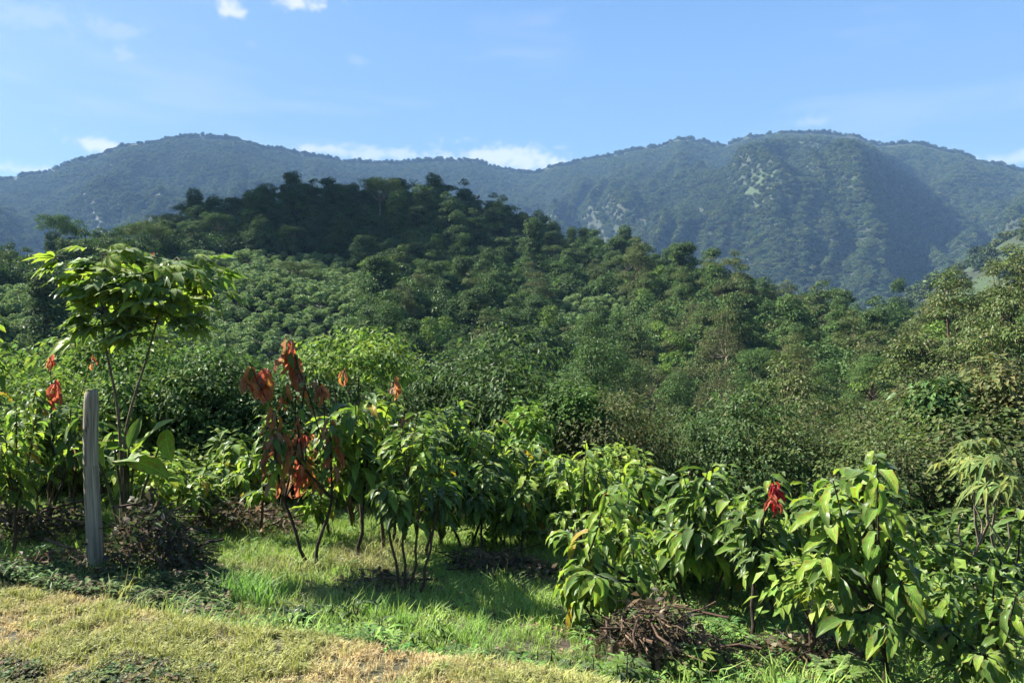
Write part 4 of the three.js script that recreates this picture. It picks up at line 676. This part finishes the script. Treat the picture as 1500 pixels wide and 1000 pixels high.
// ---------------------------------------------------------------- grass and weeds
const tuft = (seed, n, h, w, lean) => { const r = rngOf(seed), B = new Leaves(), up = V(0, 1, 0); const p = [], idx = []; for (let i = 0; i < n; i++) { const a = r() * 6.28, q = r() * 0.35 * lean, hh = h * (0.5 + r() * 0.6), dx = Math.cos(a), dz = Math.sin(a), sx = -dz * w, sz = dx * w, ox = dx * q * 0.5 * h + (r() - 0.5) * h * 0.6, oz = dz * q * 0.5 * h + (r() - 0.5) * h * 0.6, k = p.length / 3, b = lean * (0.25 + r() * 0.6); p.push(ox - sx, -0.02, oz - sz, ox + sx, -0.02, oz + sz, ox + dx * hh * b * 0.35 - sx * 0.8, hh * 0.55, oz + dz * hh * b * 0.35 - sz * 0.8, ox + dx * hh * b * 0.35 + sx * 0.8, hh * 0.55, oz + dz * hh * b * 0.35 + sz * 0.8, ox + dx * hh * b, hh * (1 - b * 0.3), oz + dz * hh * b); idx.push(k, k + 1, k + 2, k + 1, k + 3, k + 2, k + 2, k + 3, k + 4); } const g = new THREE.BufferGeometry(); g.setAttribute('position', new THREE.Float32BufferAttribute(p, 3)); g.setIndex(idx); return g; };
const grassMat = new THREE.MeshPhysicalMaterial({ color: 0xffffff, roughness: 1, transmission: 0.35, thickness: 0, side: THREE.DoubleSide });
function sow(name, label, category, geos, mat, gen, n) {
  const lists = geos.map(() => []), rng = rngOf(name.length * 31 + n);
  for (let i = 0; i < n; i++) { const p = gen(rng); if (p) lists[Math.floor(rng() * geos.length)].push(p); }
  lists.forEach((list, k) => { if (!list.length) return; const m = new THREE.InstancedMesh(geos[k], mat, list.length), q = new THREE.Quaternion(), c = new THREE.Color(); m.name = numbered(name); m.userData = { kind: 'stuff', label: label[k] ?? label[0], category }; list.forEach(([x, y, z, s, sy, col], i) => { q.setFromEuler(new THREE.Euler((rng() - 0.5) * 0.35, rng() * 6.28, (rng() - 0.5) * 0.35)); m.setMatrixAt(i, new THREE.Matrix4().compose(V(x, y, z), q, V(s, sy, s))); m.setColorAt(i, c.setRGB(...col)); }); m.castShadow = m.receiveShadow = true; scene.add(m); });
}
const mix3 = (a, b, t) => [lerp(a[0], b[0], t), lerp(a[1], b[1], t), lerp(a[2], b[2], t)];
const STRAW = [0.46, 0.35, 0.15], MOSSY = [0.27, 0.28, 0.06], LAWN = [0.20, 0.31, 0.045], DARKGRASS = [0.05, 0.10, 0.022];
sow('lawn_grass', ['short straw coloured cut grass on the lawn bank', 'short yellow green cut grass on the lawn bank', 'matted cut grass on the lawn bank'], 'grass', [tuft(1, 12, 0.045, 0.0022, 1.3), tuft(2, 12, 0.055, 0.002, 1.1), tuft(3, 14, 0.035, 0.0024, 1.6)], grassMat, (r) => {
  const z = -lerp(2.4, 6.2, r()), x = lerp(-5.2, 2.8, r()), s = edgeAt(x, z); if (s > 0.25) return null;
  const n = fbm(x * 1.4 + 8, z * 1.8, 4), f = fbm(x * 9, z * 9, 2); const c = mix3(STRAW, n > 0.5 ? MOSSY : LAWN, smoothstep(n + (f - 0.5) * 0.35, 0.40, 0.66)), v = 0.75 + r() * 0.5, sc = 0.7 + r() * 0.6 + (n > 0.6 ? 0.3 : 0);
  if (f < 0.42 && r() < 0.75) return null;
  return [x, height(x, z), z, sc, sc * (0.7 + f * 0.8), c.map((q) => q * v)];
}, 52000);
sow('meadow_grass', ['fresh green grass on the terrace', 'longer fresh green grass on the terrace', 'yellow green grass on the terrace'], 'grass', [tuft(4, 12, 0.11, 0.003, 1.1), tuft(5, 11, 0.15, 0.003, 1.0), tuft(6, 12, 0.08, 0.003, 1.3)], grassMat, (r) => {
  const d = lerp(3.6, 13.5, Math.sqrt(r())), px = lerp(-160, 1660, r()), [x, z] = spot(px, d), s = edgeAt(x, z); if (s < 0.1) return null;
  const n = fbm(x * 0.9 + 2, z * 1.1, 4), dry = fbm(x * 0.7 + 40, z * 0.9, 3); let c = mix3(LAWN, [0.25, 0.38, 0.05], n); c = mix3(c, [0.28, 0.25, 0.09], smoothstep(dry, 0.5, 0.72) * 0.8); const v = 0.7 + r() * 0.55, sc = (0.4 + n * 1.0) * (r() < 0.06 ? 1.7 : 1);
  return [x, height(x, z), z, sc, sc * (0.6 + r() * 0.7), c.map((q) => q * v)];
}, 60000);
const weed = (seed, n, L, W) => { const r = rngOf(seed), B = new Leaves(); for (let i = 0; i < n; i++) { const a = i * 2.4 + r(), y = r() * L * 1.3, dd = V(Math.cos(a), 0.35 + r() * 0.5, Math.sin(a)).normalize(), sd = V(0, 1, 0).cross(dd).normalize(); B.blade(V(Math.cos(a) * 0.01, y, Math.sin(a) * 0.01), dd, sd, V(0, 1, 0), L * (0.6 + r() * 0.6), W, 0.3, 0.45, [1, 1, 1].map(() => 0.85 + r() * 0.3)); } return B.geo(); };
const weedGeos = [weed(1, 14, 0.05, 0.011), weed(2, 16, 0.075, 0.008), weed(3, 12, 0.04, 0.014)];
sow('weeds', ['low broad leaved weeds along the lawn edge and heaps', 'tall narrow leaved weeds along the lawn edge', 'small round leaved weeds around the heaps'], 'weeds', weedGeos, M.crown, (r) => {
  const zone = r(); let px, d;
  if (zone < 0.34) { px = lerp(-40, 330, r()); d = lerp(4.9, 6.6, r()); } else if (zone < 0.66) { px = lerp(300, 1000, r()); d = lerp(4.0, 6.0, r()); } else if (zone < 0.86) { px = lerp(850, 1600, r()); d = lerp(4.0, 8.5, r()); } else { px = lerp(-60, 1500, r()); d = lerp(7, 12, r()); }
  const [x, z] = spot(px, d), s = edgeAt(x, z); if (s < 0.12) return null; if (zone > 0.34 && zone < 0.66 && (s > 0.95 || r() > 0.25)) return null;
  const v = 0.7 + r() * 0.6, sc = 0.7 + r() * 1.1, c = zone < 0.34 ? pick(r, [[0.06, 0.11, 0.03], [0.05, 0.085, 0.025], [0.10, 0.15, 0.04], [0.12, 0.1, 0.05]]) : pick(r, [[0.06, 0.13, 0.03], [0.09, 0.17, 0.035], [0.12, 0.2, 0.04]]); return [x, height(x, z), z, sc, sc, c.map((q) => q * v)];
}, 5200);
sow('bank_weeds', ['dark low weeds on the near lawn bank'], 'weeds', [weedGeos[2]], M.crown, (r) => { const px = lerp(-60, 420, r()), d = lerp(3.45, 4.05, r()) - (px > 130 ? (px - 130) * 0.0016 : 0), [x, z] = spot(px, d); if (fbm(x * 2.2, z * 2.2, 3) < 0.5) return null; const sc = 0.5 + r() * 0.5; return [x, height(x, z), z, sc, sc, pick(r, [[0.06, 0.085, 0.025], [0.045, 0.06, 0.022], [0.10, 0.085, 0.045]]).map((q) => q * (0.7 + r() * 0.6))]; }, 1100);
const dead = (() => { const r = rngOf(4), B = new Leaves(); for (let i = 0; i < 3; i++) { const a = r() * 6.28, d = V(Math.cos(a), 0.15, Math.sin(a)); B.blade(V((r() - 0.5) * 0.2, 0.02, (r() - 0.5) * 0.2), d, V(0, 1, 0).cross(d).normalize(), V(0, 1, 0), 0.12, 0.026, 0.6, 0.1, [1, 1, 1]); } return B.geo(); })();
sow('leaf_litter', ['dry brown leaves lying under the cocoa trees'], 'leaf litter', [dead], M.crown, (r) => { const px = lerp(-40, 1560, r()), d = lerp(4.4, 11, r()), [x, z] = spot(px, d); if (edgeAt(x, z) < 0.7 || fbm(x * 0.8 + 30, z * 0.8, 3) < 0.47) return null; const s = 0.3 + r() * 0.5; return [x, height(x, z) + 0.01 + r() * 0.03, z, s, s, pick(r, [[0.14, 0.09, 0.05], [0.18, 0.12, 0.07], [0.09, 0.06, 0.04], [0.22, 0.16, 0.09]])]; }, 1600);
// bright tall grass clump at the edge of the shade
const clumpGeo = [tuft(11, 46, 0.34, 0.0042, 0.9), tuft(12, 40, 0.28, 0.004, 1.0)], clumpMat = new THREE.MeshPhysicalMaterial({ color: lin(0.15, 0.30, 0.035), roughness: 1, transmission: 0.45, thickness: 0, side: THREE.DoubleSide });
{ const r = rngOf(14); for (let i = 0; i < 12; i++) { const [x, z] = spot(318 + r() * 95, 5.75 + r() * 0.5), o = thing('grass_clump', 'bright green tall grass clump beside the dark weed heap', 'grass', 'tall grass clumps beside the dark weed heap', x, z); part('blades', clumpGeo[i % 2], clumpMat, o, 'stuff'); o.rotation.y = r() * 6; o.scale.setScalar(0.7 + r() * 0.45); } 
  for (let i = 0; i < 20; i++) { const px = 430 + r() * 560, d = lerp(5.6, 4.2, clamp((px - 430) / 500, 0, 1)) + r() * 0.7, [x, z] = spot(px, d), o = thing('grass_clump', 'long bladed grass clump along the edge of the lawn bank', 'grass', 'long grass clumps along the edge of the lawn bank', x, z); part('blades', clumpGeo[i % 2], clumpMat, o, 'stuff'); o.rotation.y = r() * 6; o.scale.setScalar(0.4 + r() * 0.35); } }
// bright leafy weed below the brush pile
cocoa('bright lobed leaved weed at the foot of the twig heap', { px: 1015, d: 4.9, top: 945, spread: 130, leaf: 42, n: 42, pal: [[M.fresh, 3], [M.lime, 2], [M.green, 1]], seed: 51, geos: LOBED, name: 'leafy_weed', category: 'weed', bark: M.greenStem, lowest: 0.3 });
cocoa('leafy lobed weed under the big layered cocoa tree', { px: 1240, d: 4.7, top: 960, spread: 110, leaf: 36, n: 30, pal: [[M.fresh, 3], [M.lime, 2], [M.green, 1]], seed: 52, geos: LOBED, name: 'leafy_weed', category: 'weed', bark: M.greenStem, lowest: 0.3 });

{
  const r = rngOf(515);
  for (let i = 0; i < 26; i++) {
    const px = 400 + i * 22 + r() * 24, d = lerp(5.35, 4.05, clamp((px - 400) / 480, 0, 1)) + r() * 0.55, [x, z] = spot(px, d), gy = height(x, z), top = 500 - (gy + 0.12 + r() * 0.16 - EYE) / d * F;
    cocoa('knee high broad bladed weed on the edge of the lawn bank', { px, d, top, spread: 34 + r() * 26, leaf: 26 + r() * 14, n: 6 + r() * 5, pal: [[M.deep, 2], [M.green, 3], [M.fresh, 2]], seed: 700 + i, name: 'edge_weed', category: 'weed', group: 'broad bladed weeds on the edge of the lawn bank', bark: M.greenStem, geos: r() < 0.4 ? LOBED : COCOA, lowest: 0.1, nb: 3 });
  }
}
console.log('near done');
renderer.render(scene, camera);
